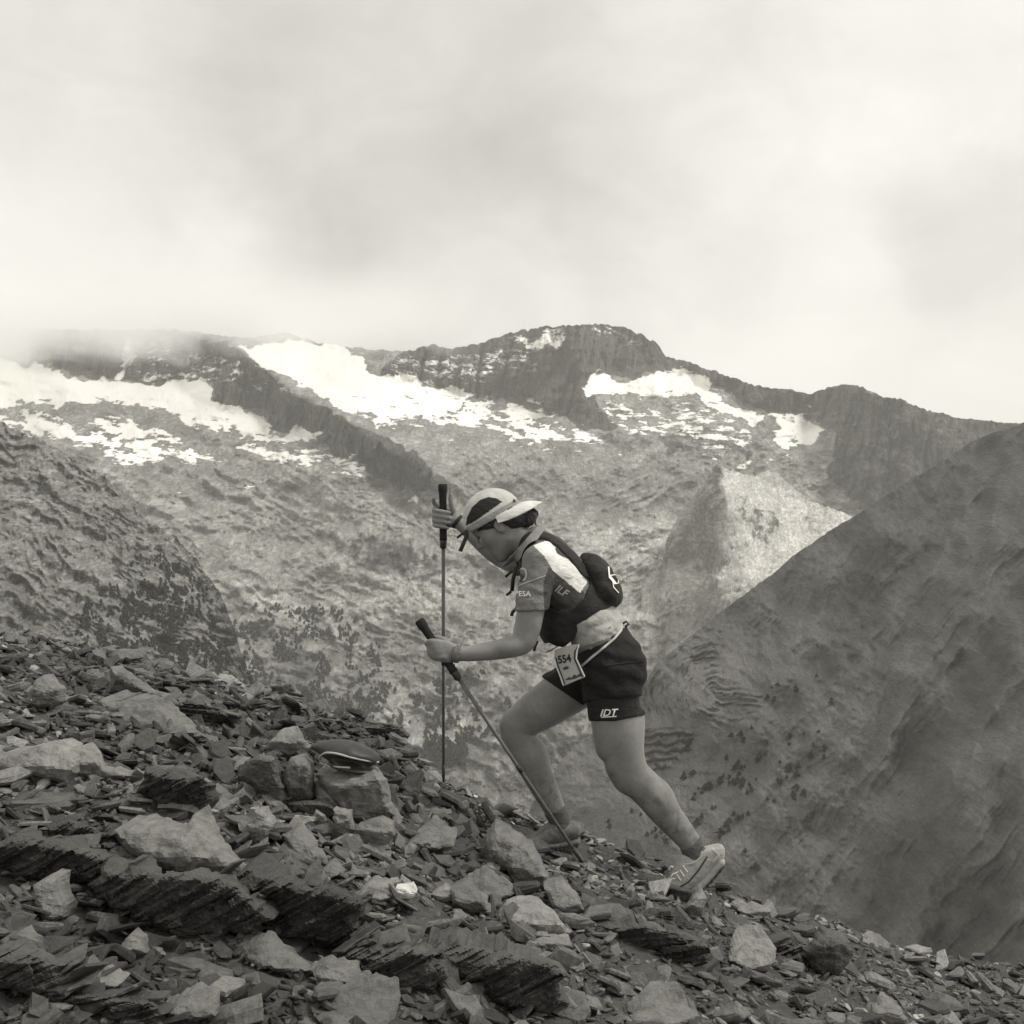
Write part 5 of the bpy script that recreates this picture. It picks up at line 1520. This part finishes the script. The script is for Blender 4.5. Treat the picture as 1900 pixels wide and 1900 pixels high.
T_SHIRT = bvh(shirt)
T_SHORTS = bvh(shorts, tights)
lettering('lettering', 'PESA', T_SHIRT, 955.5, 1106, 14, 1, M_print, shirt)
lettering('lettering', 'ILF', T_SHIRT, 1028, 1095, 20, 32, M_trim, shirt, shear=.2)
lettering('lettering', 'IDT', T_SHORTS, 1113, 1329, 18, -3, M_print, tights, shear=.35, sx=1.05)
ribbon('print_line', T_SHORTS, [(1116, 1331), (1144, 1329)], 1.6, M_print, tights)
# round badge on the sleeve, seams
ring = [(970 + 9 * math.cos(a) * .8, 1066 + 11 * math.sin(a)) for a in np.linspace(-2.4, 2.6, 16)]
ribbon('badge', T_SHIRT, ring, 3.2, M_trim, shirt)
patch('badge', T_SHIRT, [(964, 1072), (968, 1064), (973, 1068), (970, 1078), (965, 1080)], M_dark_f, shirt, .004)
ribbon('seam', T_SHIRT, [(962, 1087), (985, 1078), (1012, 1068)], 1.4, M_trim, shirt, .002)
patch('back_badge', T_SHIRT, [(1030, 1018), (1036, 1016), (1050, 1030), (1056, 1036), (1044, 1032), (1034, 1026)], M_dark_f, shirt, .004)
ribbon('drawcord_eyelet', T_SHORTS, [(1134 + 5 * math.cos(a), 1168 + 5 * math.sin(a)) for a in np.linspace(0, 5.6, 12)], 1.6, M_trim, shorts)
ribbon('hem_seam', T_SHORTS, [(1120, 1236), (1160, 1230), (1196, 1226)], 1.5, M_vest, shorts, .003)

# ---- hydration vest
vest = add('hydration_vest', None, kind='thing', label='black hydration vest with a bulging pack on the runner\'s back', category='vest')
def around(p):
    return smin(TORSO.eval(p) - .017, BELLY.eval(p), .03)
BELLY = Solid().tube(chain([(1036, 1118, 0, 40, .135), (1036, 1146, 0, 43, .142), (1040, 1166, 0, 40, .138), (1046, 1176, 0, 34, .13)]), .02)
pr_v = prism([(1012, 1122), (1030, 1134), (1060, 1132), (1082, 1112), (1094, 1084), (1096, 1040), (1130, 1030), (1160, 1090), (1142, 1122), (1100, 1140), (1078, 1160), (1064, 1186), (1046, 1201), (1030, 1198), (1018, 1192), (1004, 1196), (992, 1192), (985, 1160), (994, 1130)])
PACK = Solid().ell(q(1104, 1060, 0), [(0.80, 0, .6), (0, 1, 0), (-.6, 0, .80)], (.052, .115, .075), .02).ell(q(1122, 1092, 0), [(0.80, 0, .6), (0, 1, 0), (-.6, 0, .80)], (.056, .125, .080), .03).ell(q(1098, 1112, 0), [(0.80, 0, .6), (0, 1, 0), (-.6, 0, .80)], (.058, .12, .05), .03)
body_v = cloth('vest_body', lambda p: np.maximum(around(p), pr_v(p)) + wr(p, 26, .005), ([.0, 4.3, -.62], [.46, 4.8, -.1]), .0045, M_vest, vest)
pack = cloth('pack', lambda p: PACK.eval(p) + wr(p, 20, .014), ([.18, 4.38, -.42], [.44, 4.72, -.12]), .0045, M_vest, vest)
T_PACK = bvh(pack)
for s in (-1, 1):
    w = np.array([-1.0])
    def strap_f(p, s=s):
        y = (p[:, 1] - Y0) * s
        band = np.abs(y - .104) - .024
        d = np.abs(TORSO.eval(p) - .013) - .005
        u, v = puv(p)
        reg = np.maximum(-poly_sd([(935, 960), (1110, 960), (1110, 1080), (1060, 1060), (1000, 1060), (985, 1110), (1000, 1150), (930, 1150)], u, v, 80) * PX, band)
        return np.maximum(d, reg)
    cloth('shoulder_strap', strap_f, ([-.05, 4.3, -.45], [.36, 4.8, .0]), .0042, M_vest, vest)
patch('emblem', T_PACK, [(1127, 1052), (1130, 1052), (1131, 1066), (1140, 1078), (1144, 1084), (1138, 1083), (1129, 1072)], M_print, vest, .004, ydef=4.5)
ribbon('emblem_outline', T_PACK, [(1131, 1068), (1143, 1066), (1147, 1082), (1140, 1084), (1136, 1078), (1138, 1090), (1147, 1100)], 1.6, M_print, vest, .004, ydef=4.5)
def tube_mesh(name, pts, r, mat, parent=None, seg=8, closed_ends=True, radii=None):
    pts = [Vector(p) for p in pts]
    V, Fc = [], []
    up = Vector((0, 1, 0))
    for i, p in enumerate(pts):
        t = (pts[min(i + 1, len(pts) - 1)] - pts[max(i - 1, 0)]).normalized()
        a = t.cross(up)
        if a.length < .1:
            a = t.cross(Vector((1, 0, 0)))
        a.normalize(); b = t.cross(a)
        rr = radii[i] if radii else r
        for k in range(seg):
            an = 2 * math.pi * k / seg
            V.append(p + (a * math.cos(an) + b * math.sin(an)) * rr)
    for i in range(len(pts) - 1):
        for k in range(seg):
            Fc.append((i * seg + k, i * seg + (k + 1) % seg, (i + 1) * seg + (k + 1) % seg, (i + 1) * seg + k))
    Fc += [tuple(range(seg))[::-1], tuple((len(pts) - 1) * seg + k for k in range(seg))]
    return add(name, mesh_from(name, V, Fc, mat, True), parent)
for pts, r in [([(958, 1052, -.12), (952, 1075, -.11), (950, 1096, -.10)], .007), ([(950, 1060, -.11), (938, 1070, -.10)], .005), ([(948, 1098, -.11), (940, 1104, -.10)], .005),
               ([(957, 1130, -.08), (951, 1136, -.08), (949, 1143, -.08)], .006), ([(997, 1190, -.10), (993, 1200, -.11), (991, 1208, -.11)], .005), ([(1034, 1199, -.15), (1024, 1206, -.16), (1012, 1211, -.16)], .002)]:
    tube_mesh('strap_end', [q(*p) for p in pts], r, M_strap, vest)

# ---- race bib on its belt
bib = add('race_bib', None, kind='thing', label='white race bib numbered 554 hanging from a pale belt at the hip', category='bib')
T_ALL = bvh(shorts, shirt, body_v)
BIB = [(1030, 1206), (1052, 1198), (1074, 1195), (1070, 1208), (1069, 1222), (1078, 1240), (1086, 1256), (1066, 1264), (1045, 1273), (1038, 1254), (1031, 1234), (1028, 1220)]
class BibFace:
    """the gently bowed plane the bib hangs in"""
    def ray_cast(self, o, d):
        u = 950 + d.x / d.y * F; v = 950 - d.z / d.y * F
        y = 4.368 + .00050 * (1086 - u) + .000012 * (1058 - u) ** 2
        return d * (y / d.y), Vector((0, -1, 0)), 0, 0.0
T_BIB = BibFace()
patch('sheet', T_BIB, BIB, M_bib, bib, .001, thick=.0015)
lettering('number', '554', T_BIB, 1036, 1231, 20, -9, M_ink, bib, lift=.0025, sx=.82, bold=.03)
ribbon('border', T_BIB, [(1074.5, 1196), (1070.5, 1208), (1069.5, 1222), (1078, 1240), (1085, 1255)], 2.2, M_print, bib, .004, ydef=4.38)
ribbon('border', T_BIB, [(1073, 1199), (1066.5, 1209), (1066, 1222), (1074, 1241), (1081, 1256)], 2.2, M_ink, bib, .0035, ydef=4.38)
ribbon('border', T_BIB, [(1028.5, 1222), (1032, 1236), (1039, 1254), (1045, 1271)], 2.0, M_print, bib, .004, ydef=4.38)
ribbon('border', T_BIB, [(1031.5, 1220), (1035.5, 1236), (1042.5, 1254), (1048, 1270)], 2.0, M_ink, bib, .0035, ydef=4.38)
for pl in ([(1044, 1240), (1050, 1236), (1056, 1237), (1054, 1241), (1047, 1243)], [(1048, 1262), (1056, 1256), (1060, 1258), (1066, 1251), (1070, 1254), (1076, 1249), (1079, 1254), (1064, 1260)]):
    patch('print_mark', T_BIB, pl, M_dark_f, bib, .003, ydef=4.38)
ribbon('belt', T_SHORTS, [(1153, 1157), (1152, 1170), (1140, 1185), (1118, 1204), (1096, 1222), (1080, 1236)], 4.0, M_trim, bib, .004)
tube_mesh('belt_clip', [q(1154, 1158, -.06), q(1162, 1153, -.06), q(1166, 1158, -.05), q(1160, 1164, -.05)], .004, M_strap, bib)

# ---- cap strap, wrist bands
tube_mesh('cap_strap', [q(864, 984, -.03), q(866, 994, -.035), q(860, 1008, -.04), q(854, 1023, -.04)], .0075, M_strap, cap_root, 6)
tube_mesh('cap_buckle', [q(868, 988, -.03), q(858, 990, -.03), q(848, 998, -.03)], .0045, M_strap, cap_root, 6)
patch('emblem', bvh(crown), [(953, 925), (957, 931), (951, 932)], M_strap, cap_root, .003, cell=2)
def cuff(name, c, ax, r1, r2, w, mat, n=5):
    ax = Vector(ax).normalized(); b = Vector((0, 1, 0)); b = (b - ax * b.dot(ax)).normalized(); a = ax.cross(b)
    pr = [(-w, 0), (-w, .003), (-w * .3, .0045), (w * .3, .0045), (w, .003), (w, 0)]
    V, Fc = [], []; seg = 20
    for t, o in pr:
        for k in range(seg):
            an = 2 * math.pi * k / seg
            V.append(c + ax * t + a * (r1 + o) * math.cos(an) + b * (r2 + o) * math.sin(an))
    m = len(pr)
    for i in range(m):
        for k in range(seg):
            Fc.append((i * seg + k, i * seg + (k + 1) % seg, (i + 1) % m * seg + (k + 1) % seg, (i + 1) % m * seg + k))
    return add(name, mesh_from(name, V, Fc, mat, True), person)
M_cuff = plain('wristband_pattern', .14, .8, .2, 240, .7)
cuff('wristband', q(846, 1213, -.224), (1, 0, -.15), 14 * PX, .030, .014, M_cuff)
cuff('wristband', q(849, 968, .301), (.77, -.1, -.63), 13.5 * PX, .028, .007, M_strap)
for s in (-1, 1):
    e = Vector(hp(40.6, -6.5, s * .0315))
    bm = bmesh.new(); bmesh.ops.create_uvsphere(bm, u_segments=12, v_segments=8, radius=.0062)
    me = bpy.data.meshes.new('eye'); bm.to_mesh(me); bm.free(); me.materials.append(M_eye)
    o = add('eye', me, person); o.location = e
    tube_mesh('eyebrow', [hp(44.5, 6, s * .015), hp(44.2, 8.5, s * .026), hp(41, 6.5, s * .040)], .0022, M_hair, person, 6)

# shoe details: overlay lines and laces
up_n = [o for o in shoe_n.children if o.name.startswith('upper')][0]
T_UP = bvh(up_n)
ribbon('overlay', T_UP, [(1312, 1590), (1296, 1615), (1278, 1636), (1256, 1649)], 3.0, M_soled, shoe_n, .0015, ydef=4.42)
ribbon('collar_trim', T_UP, [(1304, 1570), (1302, 1588), (1290, 1600), (1272, 1604)], 2.2, M_trim, shoe_n, .003, ydef=4.42)
ribbon('overlay', T_UP, [(1322, 1574), (1334, 1586), (1322, 1600)], 4.0, M_trim, shoe_n, .0015, ydef=4.42)
for a, b in [((1268, 1606), (1276, 1618)), ((1262, 1614), (1270, 1626)), ((1256, 1622), (1264, 1634))]:
    ribbon('lace', T_UP, [a, b], 2.0, M_print, shoe_n, .004, ydef=4.42)
tube_mesh('lace', [q(1262, 1616, -.11), q(1248, 1622, -.12), q(1243, 1631, -.12), q(1254, 1630, -.115), q(1260, 1620, -.112)], .0018, M_print, shoe_n, 5)

# ---- trekking poles
M_grip = plain('grip_foam', .022, .85, .25, 120, .3, 200, .5, .002)
M_shaft = plain('shaft_dark', .11, .35, .5, 30, .25); M_shaft2 = plain('shaft_light', .30, .35, .5, 40, .2); M_lock = plain('pole_lock', .035, .45, .4)
def pole(top, gend, tip, label, shaft_mat, r=.0075):
    a, b, c = Vector(top), Vector(gend), Vector(tip)
    d = (b - a).normalized(); L1 = (b - a).length
    d2 = (c - b).normalized(); L2 = (c - b).length
    root = add('trekking_pole', None, kind='thing', label=label, category='trekking pole', group='pair of trekking poles')
    root.location = c
    rel = lambda v: v - c
    rr = [.0155, .0185, .0180, .0150, .0142, .0150, .0142, .0150, .0145, .0155]
    ts = [0, .03, .13, .17, .35, .5, .65, .8, .95, 1.0]
    tube_mesh('grip', [rel(a + d * L1 * t) for t in ts], 0, M_grip, root, 14, radii=rr)
    tube_mesh('lock', [rel(b), rel(b + d2 * .012), rel(b + d2 * .03), rel(b + d2 * .034)], 0, M_lock, root, 12, radii=[.0145, .0135, .0135, .009])
    tube_mesh('shaft', [rel(b + d2 * .03), rel(b + d2 * L2 * .5), rel(b + d2 * (L2 - .07))], 0, shaft_mat, root, 10, radii=[r, r * .9, r * .78])
    tube_mesh('joint', [rel(b + d2 * L2 * .48), rel(b + d2 * (L2 * .48 + .03))], .0088, M_lock, root, 10)
    tube_mesh('tip', [rel(b + d2 * (L2 - .075)), rel(b + d2 * (L2 - .03)), rel(c)], 0, M_lock, root, 8, radii=[.0085, .007, .003])
    return root
far_pole = pole(q(821.5, 898, .31), q(822.5, 1002, .31), q(823, 1452, .43), 'vertical trekking pole gripped in the runner\'s raised far hand', M_shaft)
near_pole = pole(q(777, 1150, -.22), q(842, 1246, -.22), q(1084, 1605, -.14), 'slanting trekking pole gripped in the runner\'s lowered near hand', M_shaft)

# ---- dark soft case lying on the cracked boulder
def soft_case():
    root = add('soft_case', None, kind='thing', label='dark padded case with pale piping lying on the cracked boulder', category='case')
    b = hit(650, 1500)
    Yc = b.y - 0.06
    cq = lambda u, v, dy=0: P(u, v, Yc + dy)
    s = Yc / F
    ax = [(.985, 0, -.17), (0, 1, 0), (.17, 0, .985)]
    C = Solid().ell(cq(650, 1400), ax, (56 * s, .075, 21 * s), .02).tube([(cq(582, 1386), 6 * s, .02), (cq(610, 1388), 14 * s, .04), (cq(650, 1396), 19 * s, .06)], .02)
    C.ell(cq(648, 1421, -.10), ax, (62 * s, .075, 11 * s), .012, -1)
    C.ell(cq(655, 1424, 0), ax, (50 * s, .062, 8 * s), .008)
    lo, hi = C.bounds()
    M = plain('case_shell', .035, .5, .4, 30, .2)
    sh = add('shell', nets('shell', lambda p: C.eval(p) + wr(p, 30, .004), lo, hi, .004, M, 2), root)
    T = bvh(sh)
    pts = [(702, 1414), (680, 1411), (650, 1405), (625, 1398), (605, 1396), (595, 1401), (592, 1410), (600, 1419), (620, 1423), (650, 1425)]
    ppp = [onto(T, u, v, .002, 2.5, Yc) for u, v in pts]
    fine = []
    for i in range(len(ppp) - 1):
        for t in (0, .25, .5, .75):
            fine.append(ppp[i].lerp(ppp[i + 1], t))
    fine.append(ppp[-1])
    for _ in range(3):
        fine = [fine[0]] + [(fine[i - 1] + fine[i] * 2 + fine[i + 1]) / 4 for i in range(1, len(fine) - 1)] + [fine[-1]]
    tube_mesh('piping', fine, .0035, M_trim, root, 6)
soft_case()

for i in range(14):                                          # loose strands under the peak
    r = np.random.default_rng(900 + i)
    u, v, dy = r.uniform(972, 992), r.uniform(944, 966), r.uniform(-.05, .03)
    du, dv_ = r.uniform(2, 9), r.uniform(10, 22)
    tube_mesh('strand', [q(u, v, dy), q(u + du, v + dv_ * .4, dy - .01), q(u + du * 1.1, v + dv_ * .8, dy), q(u + du * .5, v + dv_, dy)], 0, M_hair, hair, 4, radii=[.0022, .002, .0016, .0008])
# ------------------------------------------------------------------ pines on the far slopes
M_pine = plain('pine_dark', .030, .9, .1, 1.2, .4)
def pine_arrays(seed):
    rng = np.random.default_rng(seed)
    V, T = [], []
    def cone(z0, z1, r, k=9):
        b = len(V); a0 = rng.random() * 6.28
        for i in range(k):
            a = a0 + 6.283 * i / k; rr = r * rng.uniform(.35, 1.35)
            V.append((math.cos(a) * rr, math.sin(a) * rr, z0 + rng.uniform(-.09, .14)))
        V.append((rng.normal(0, .04), rng.normal(0, .04), z1))
        V.append((0, 0, z0 + .06))
        for i in range(k):
            T.append((b + i, b + (i + 1) % k, b + k)); T.append((b + (i + 1) % k, b + i, b + k + 1))
    b = len(V)
    V += [(.03, -.02, -.1), (-.03, -.02, -.1), (0, .035, -.1), (0, 0, .5)]
    T += [(b, b + 1, b + 3), (b + 1, b + 2, b + 3), (b + 2, b, b + 3)]
    w = rng.uniform(.34, .52)
    cone(.10, .55, w); cone(.34, .78, w * .8); cone(.58, 1.0 + rng.uniform(-.1, .1), w * .55)
    return np.array(V), np.array(T)
PINES = [pine_arrays(600 + i) for i in range(8)]
PINE_ME = [mesh_np('pine', v, t, M_pine, False) for v, t in PINES]
def hill_trees():
    rng = np.random.default_rng(5)
    z = [(640,1010),(600,1060),(660,1080),(560,1080),(490,1110),(450,1130),(520,1100),(590,975),(735,965),(725,990),(680,1130),(770,1150),(820,1080),(865,1020),(905,1010),(960,970),(1020,970),(880,1135),(930,1130),(825,990),(870,880),(865,910),(995,855),(975,915),(1020,940),(700,840),(650,870),(665,900),(610,875),(790,660),(815,650),(770,705),(800,715),(895,675),(990,480),(685,1220),(620,1220),(600,1250),(565,1300),(600,1290),(540,1185),(525,1190),(480,1230),(460,1260),(670,1380),(260,1300),(280,1320),(320,1330),(240,1310),(70,1250),(75,1275),(170,1205),(210,1220),(700,1455),(720,1455),(800,1160),(765,905),(760,955),(900,1045),(900,1105),(855,1055),(640,1000),(655,1015),(625,1020),(670,1010),(645,1045),(620,1085),(600,1085),(575,1050),(480,1125),(465,1105),(440,1150),(500,1100),(510,1085),(655,1100),(690,1095),(700,1115),(635,1075),(720,1065),(815,1065),(830,1075),(985,610),(400,1060),(440,1040),(420,925),(930,865),(1050,730),(890,1150),(640,1240),(660,1230),(590,1270),(560,1320),(320,1345),(300,1300),(275,1290)]
    for i, (x, y) in enumerate(z):
        u = 1100 + x / 2.375; v = 1000 + y / 2.375
        p = on_sheet('hillside', u, v)
        h = p.y / F * rng.uniform(7, 17)
        k = int(rng.integers(len(PINE_ME)))
        o = add('pine_tree', PINE_ME[k], kind='thing', label='small dark pine dotted on the right-hand grassy hillside', category='tree', group='dark pines dotted over the right hillside')
        o.location = p - Vector((0, 0, h * .05)); o.scale = (h * rng.uniform(.8, 1.9), h * rng.uniform(.8, 1.9), h); o.rotation_euler.z = rng.random() * 6.28
hill_trees()
def wood(name, sheet_name, poly, n, hpx, label, seed, patchy=.5):
    rng = np.random.default_rng(seed)
    pp = np.array(poly, float)
    u = rng.uniform(pp[:, 0].min(), pp[:, 0].max(), n); v = rng.uniform(pp[:, 1].min(), pp[:, 1].max(), n)
    ok = poly_sd(pp, u, v) > -6 + 22 * (rng.random(n) - .5)
    ok &= fbm(u / 26., v / 20., octaves=3) > patchy + .14 * (rng.random(n) - .5)
    Vs, Ts, off = [], [], 0
    for u_, v_ in zip(u[ok], v[ok]):
        p = on_sheet(sheet_name, u_, v_)
        h = p.y / F * rng.uniform(*hpx)
        V, T = PINES[int(rng.integers(len(PINES)))]
        a = rng.random() * 6.28; R = np.array([[math.cos(a), -math.sin(a), 0], [math.sin(a), math.cos(a), 0], [0, 0, 1]])
        Vs.append(V @ R.T * h * np.array([1.15, 1.15, 1]) + np.array(p[:]) - np.array([0, 0, .06 * h])); Ts.append(T + off); off += len(V)
    add(name, mesh_np(name, np.concatenate(Vs), np.concatenate(Ts), M_pine, False), kind='stuff', label=label, category='pine wood')
wood('pine_wood', 'hill_spur', [(140, 1150), (200, 1105), (262, 1085), (330, 1105), (380, 1150), (455, 1240), (475, 1290), (300, 1275), (180, 1235)], 2300, (7, 14), 'dark pine wood on the lower left spur', 31, .49)
wood('pine_wood', 'hill_spur', [(230, 1030), (330, 1050), (400, 1120), (330, 1110), (250, 1085)], 500, (6, 10), 'scattered pines above the dark wood on the left spur', 32, .52)
wood('pine_wood', 'mountain', [(400, 1120), (480, 1135), (560, 1125), (650, 1150), (720, 1240), (748, 1370), (640, 1340), (520, 1290), (482, 1270)], 2600, (6, 12), 'dark pine wood on the slope behind the far pole', 33, .48)
wood('pine_wood', 'mountain', [(760, 1260), (860, 1240), (940, 1290), (960, 1360), (850, 1420), (780, 1420)], 900, (7, 13), 'loose pine scrub low in the valley between the poles', 34, .55)
wood('pine_wood', 'mountain', [(784, 1385), (830, 1378), (866, 1392), (866, 1425), (788, 1425)], 130, (13, 20), 'clump of dark pines low behind the far pole', 35, .0)
# ------------------------------------------------------------------ haze
def haze():
    m = bpy.data.materials.new('haze_air')
    m.use_nodes = True
    t = m.node_tree
    t.nodes.clear()
    o = N(t, 'ShaderNodeOutputMaterial')
    v = N(t, 'ShaderNodeVolumePrincipled')
    v.inputs['Color'].default_value = (0.97, 0.96, 0.92, 1)
    v.inputs['Density'].default_value = 0.85e-4
    v.inputs['Anisotropy'].default_value = 0.2
    L(t, v.outputs[0], o.inputs['Volume'])
    bm = bmesh.new()
    bmesh.ops.create_cube(bm, size=1)
    me = bpy.data.meshes.new('haze')
    bm.to_mesh(me); bm.free()
    me.materials.append(m)
    h = add('haze', me, kind='stuff', label='pale mountain haze filling the valley air', category='haze')
    zs = [(o.matrix_world @ Vector(c)).z for o in col.objects if o.type == 'MESH' and o.get('kind') == 'structure' for c in o.bound_box]
    x0, x1, y0, y1, z0, z1 = -7000, 7000, -300, 7500, min(zs) - 1.0, 665
    h.scale = (x1 - x0, y1 - y0, z1 - z0)
    h.location = ((x0 + x1) / 2, (y0 + y1) / 2, (z0 + z1) / 2)
haze()

# cloud hanging on the left-hand peaks
def cloud_bank():
    m = bpy.data.materials.new('cloud_vapour'); m.use_nodes = True
    t = m.node_tree; t.nodes.clear()
    o = N(t, 'ShaderNodeOutputMaterial'); v = N(t, 'ShaderNodeVolumePrincipled')
    v.inputs['Color'].default_value = (1, 1, 1, 1)
    v.inputs['Anisotropy'].default_value = 0.0
    pos = N(t, 'ShaderNodeNewGeometry').outputs['Position']
    sp = N(t, 'ShaderNodeSeparateXYZ'); L(t, pos, sp.inputs[0])
    X, Y, Z = sp.outputs
    n = noise(t, mapping(t, pos, scale=(1, 0.6, 1.5)), 1 / 190.0, 8, 0.62, 0.4)
    zz = mathn(t, 'ADD', Z, mathn(t, 'MULTIPLY', mathn(t, 'SUBTRACT', n, 0.5), 430))
    zz = mathn(t, 'SUBTRACT', zz, mathn(t, 'MULTIPLY', X, 0.035))
    mr = N(t, 'ShaderNodeMapRange', interpolation_type='SMOOTHSTEP'); L(t, zz, mr.inputs[0])
    mr.inputs[1].default_value = 372; mr.inputs[2].default_value = 450; mr.inputs[3].default_value = 0; mr.inputs[4].default_value = 1
    fx = N(t, 'ShaderNodeMapRange', interpolation_type='SMOOTHSTEP'); L(t, X, fx.inputs[0])
    fx.inputs[1].default_value = -40; fx.inputs[2].default_value = -330; fx.inputs[3].default_value = 0; fx.inputs[4].default_value = 1
    ft = N(t, 'ShaderNodeMapRange', interpolation_type='SMOOTHSTEP'); L(t, Z, ft.inputs[0])
    ft.inputs[1].default_value = 560; ft.inputs[2].default_value = 440; ft.inputs[3].default_value = 0; ft.inputs[4].default_value = 1
    d = mathn(t, 'MULTIPLY', mathn(t, 'MULTIPLY', mr.outputs[0], fx.outputs[0]), mathn(t, 'MULTIPLY', ft.outputs[0], 0.0042))
    L(t, d, v.inputs['Density']); L(t, v.outputs[0], o.inputs['Volume'])
    bm = bmesh.new(); bmesh.ops.create_cube(bm, size=1)
    me = bpy.data.meshes.new('cloud_bank'); bm.to_mesh(me); bm.free(); me.materials.append(m)
    c = add('cloud_bank', me, kind='stuff', label='low white cloud hiding the left peaks of the ridge', category='cloud')
    x0, x1, y0, y1, z0, z1 = -2100, -20, 2550, 3500, 330, 640
    c.scale = (x1 - x0, y1 - y0, z1 - z0); c.location = ((x0 + x1) / 2, (y0 + y1) / 2, (z0 + z1) / 2)
cloud_bank()
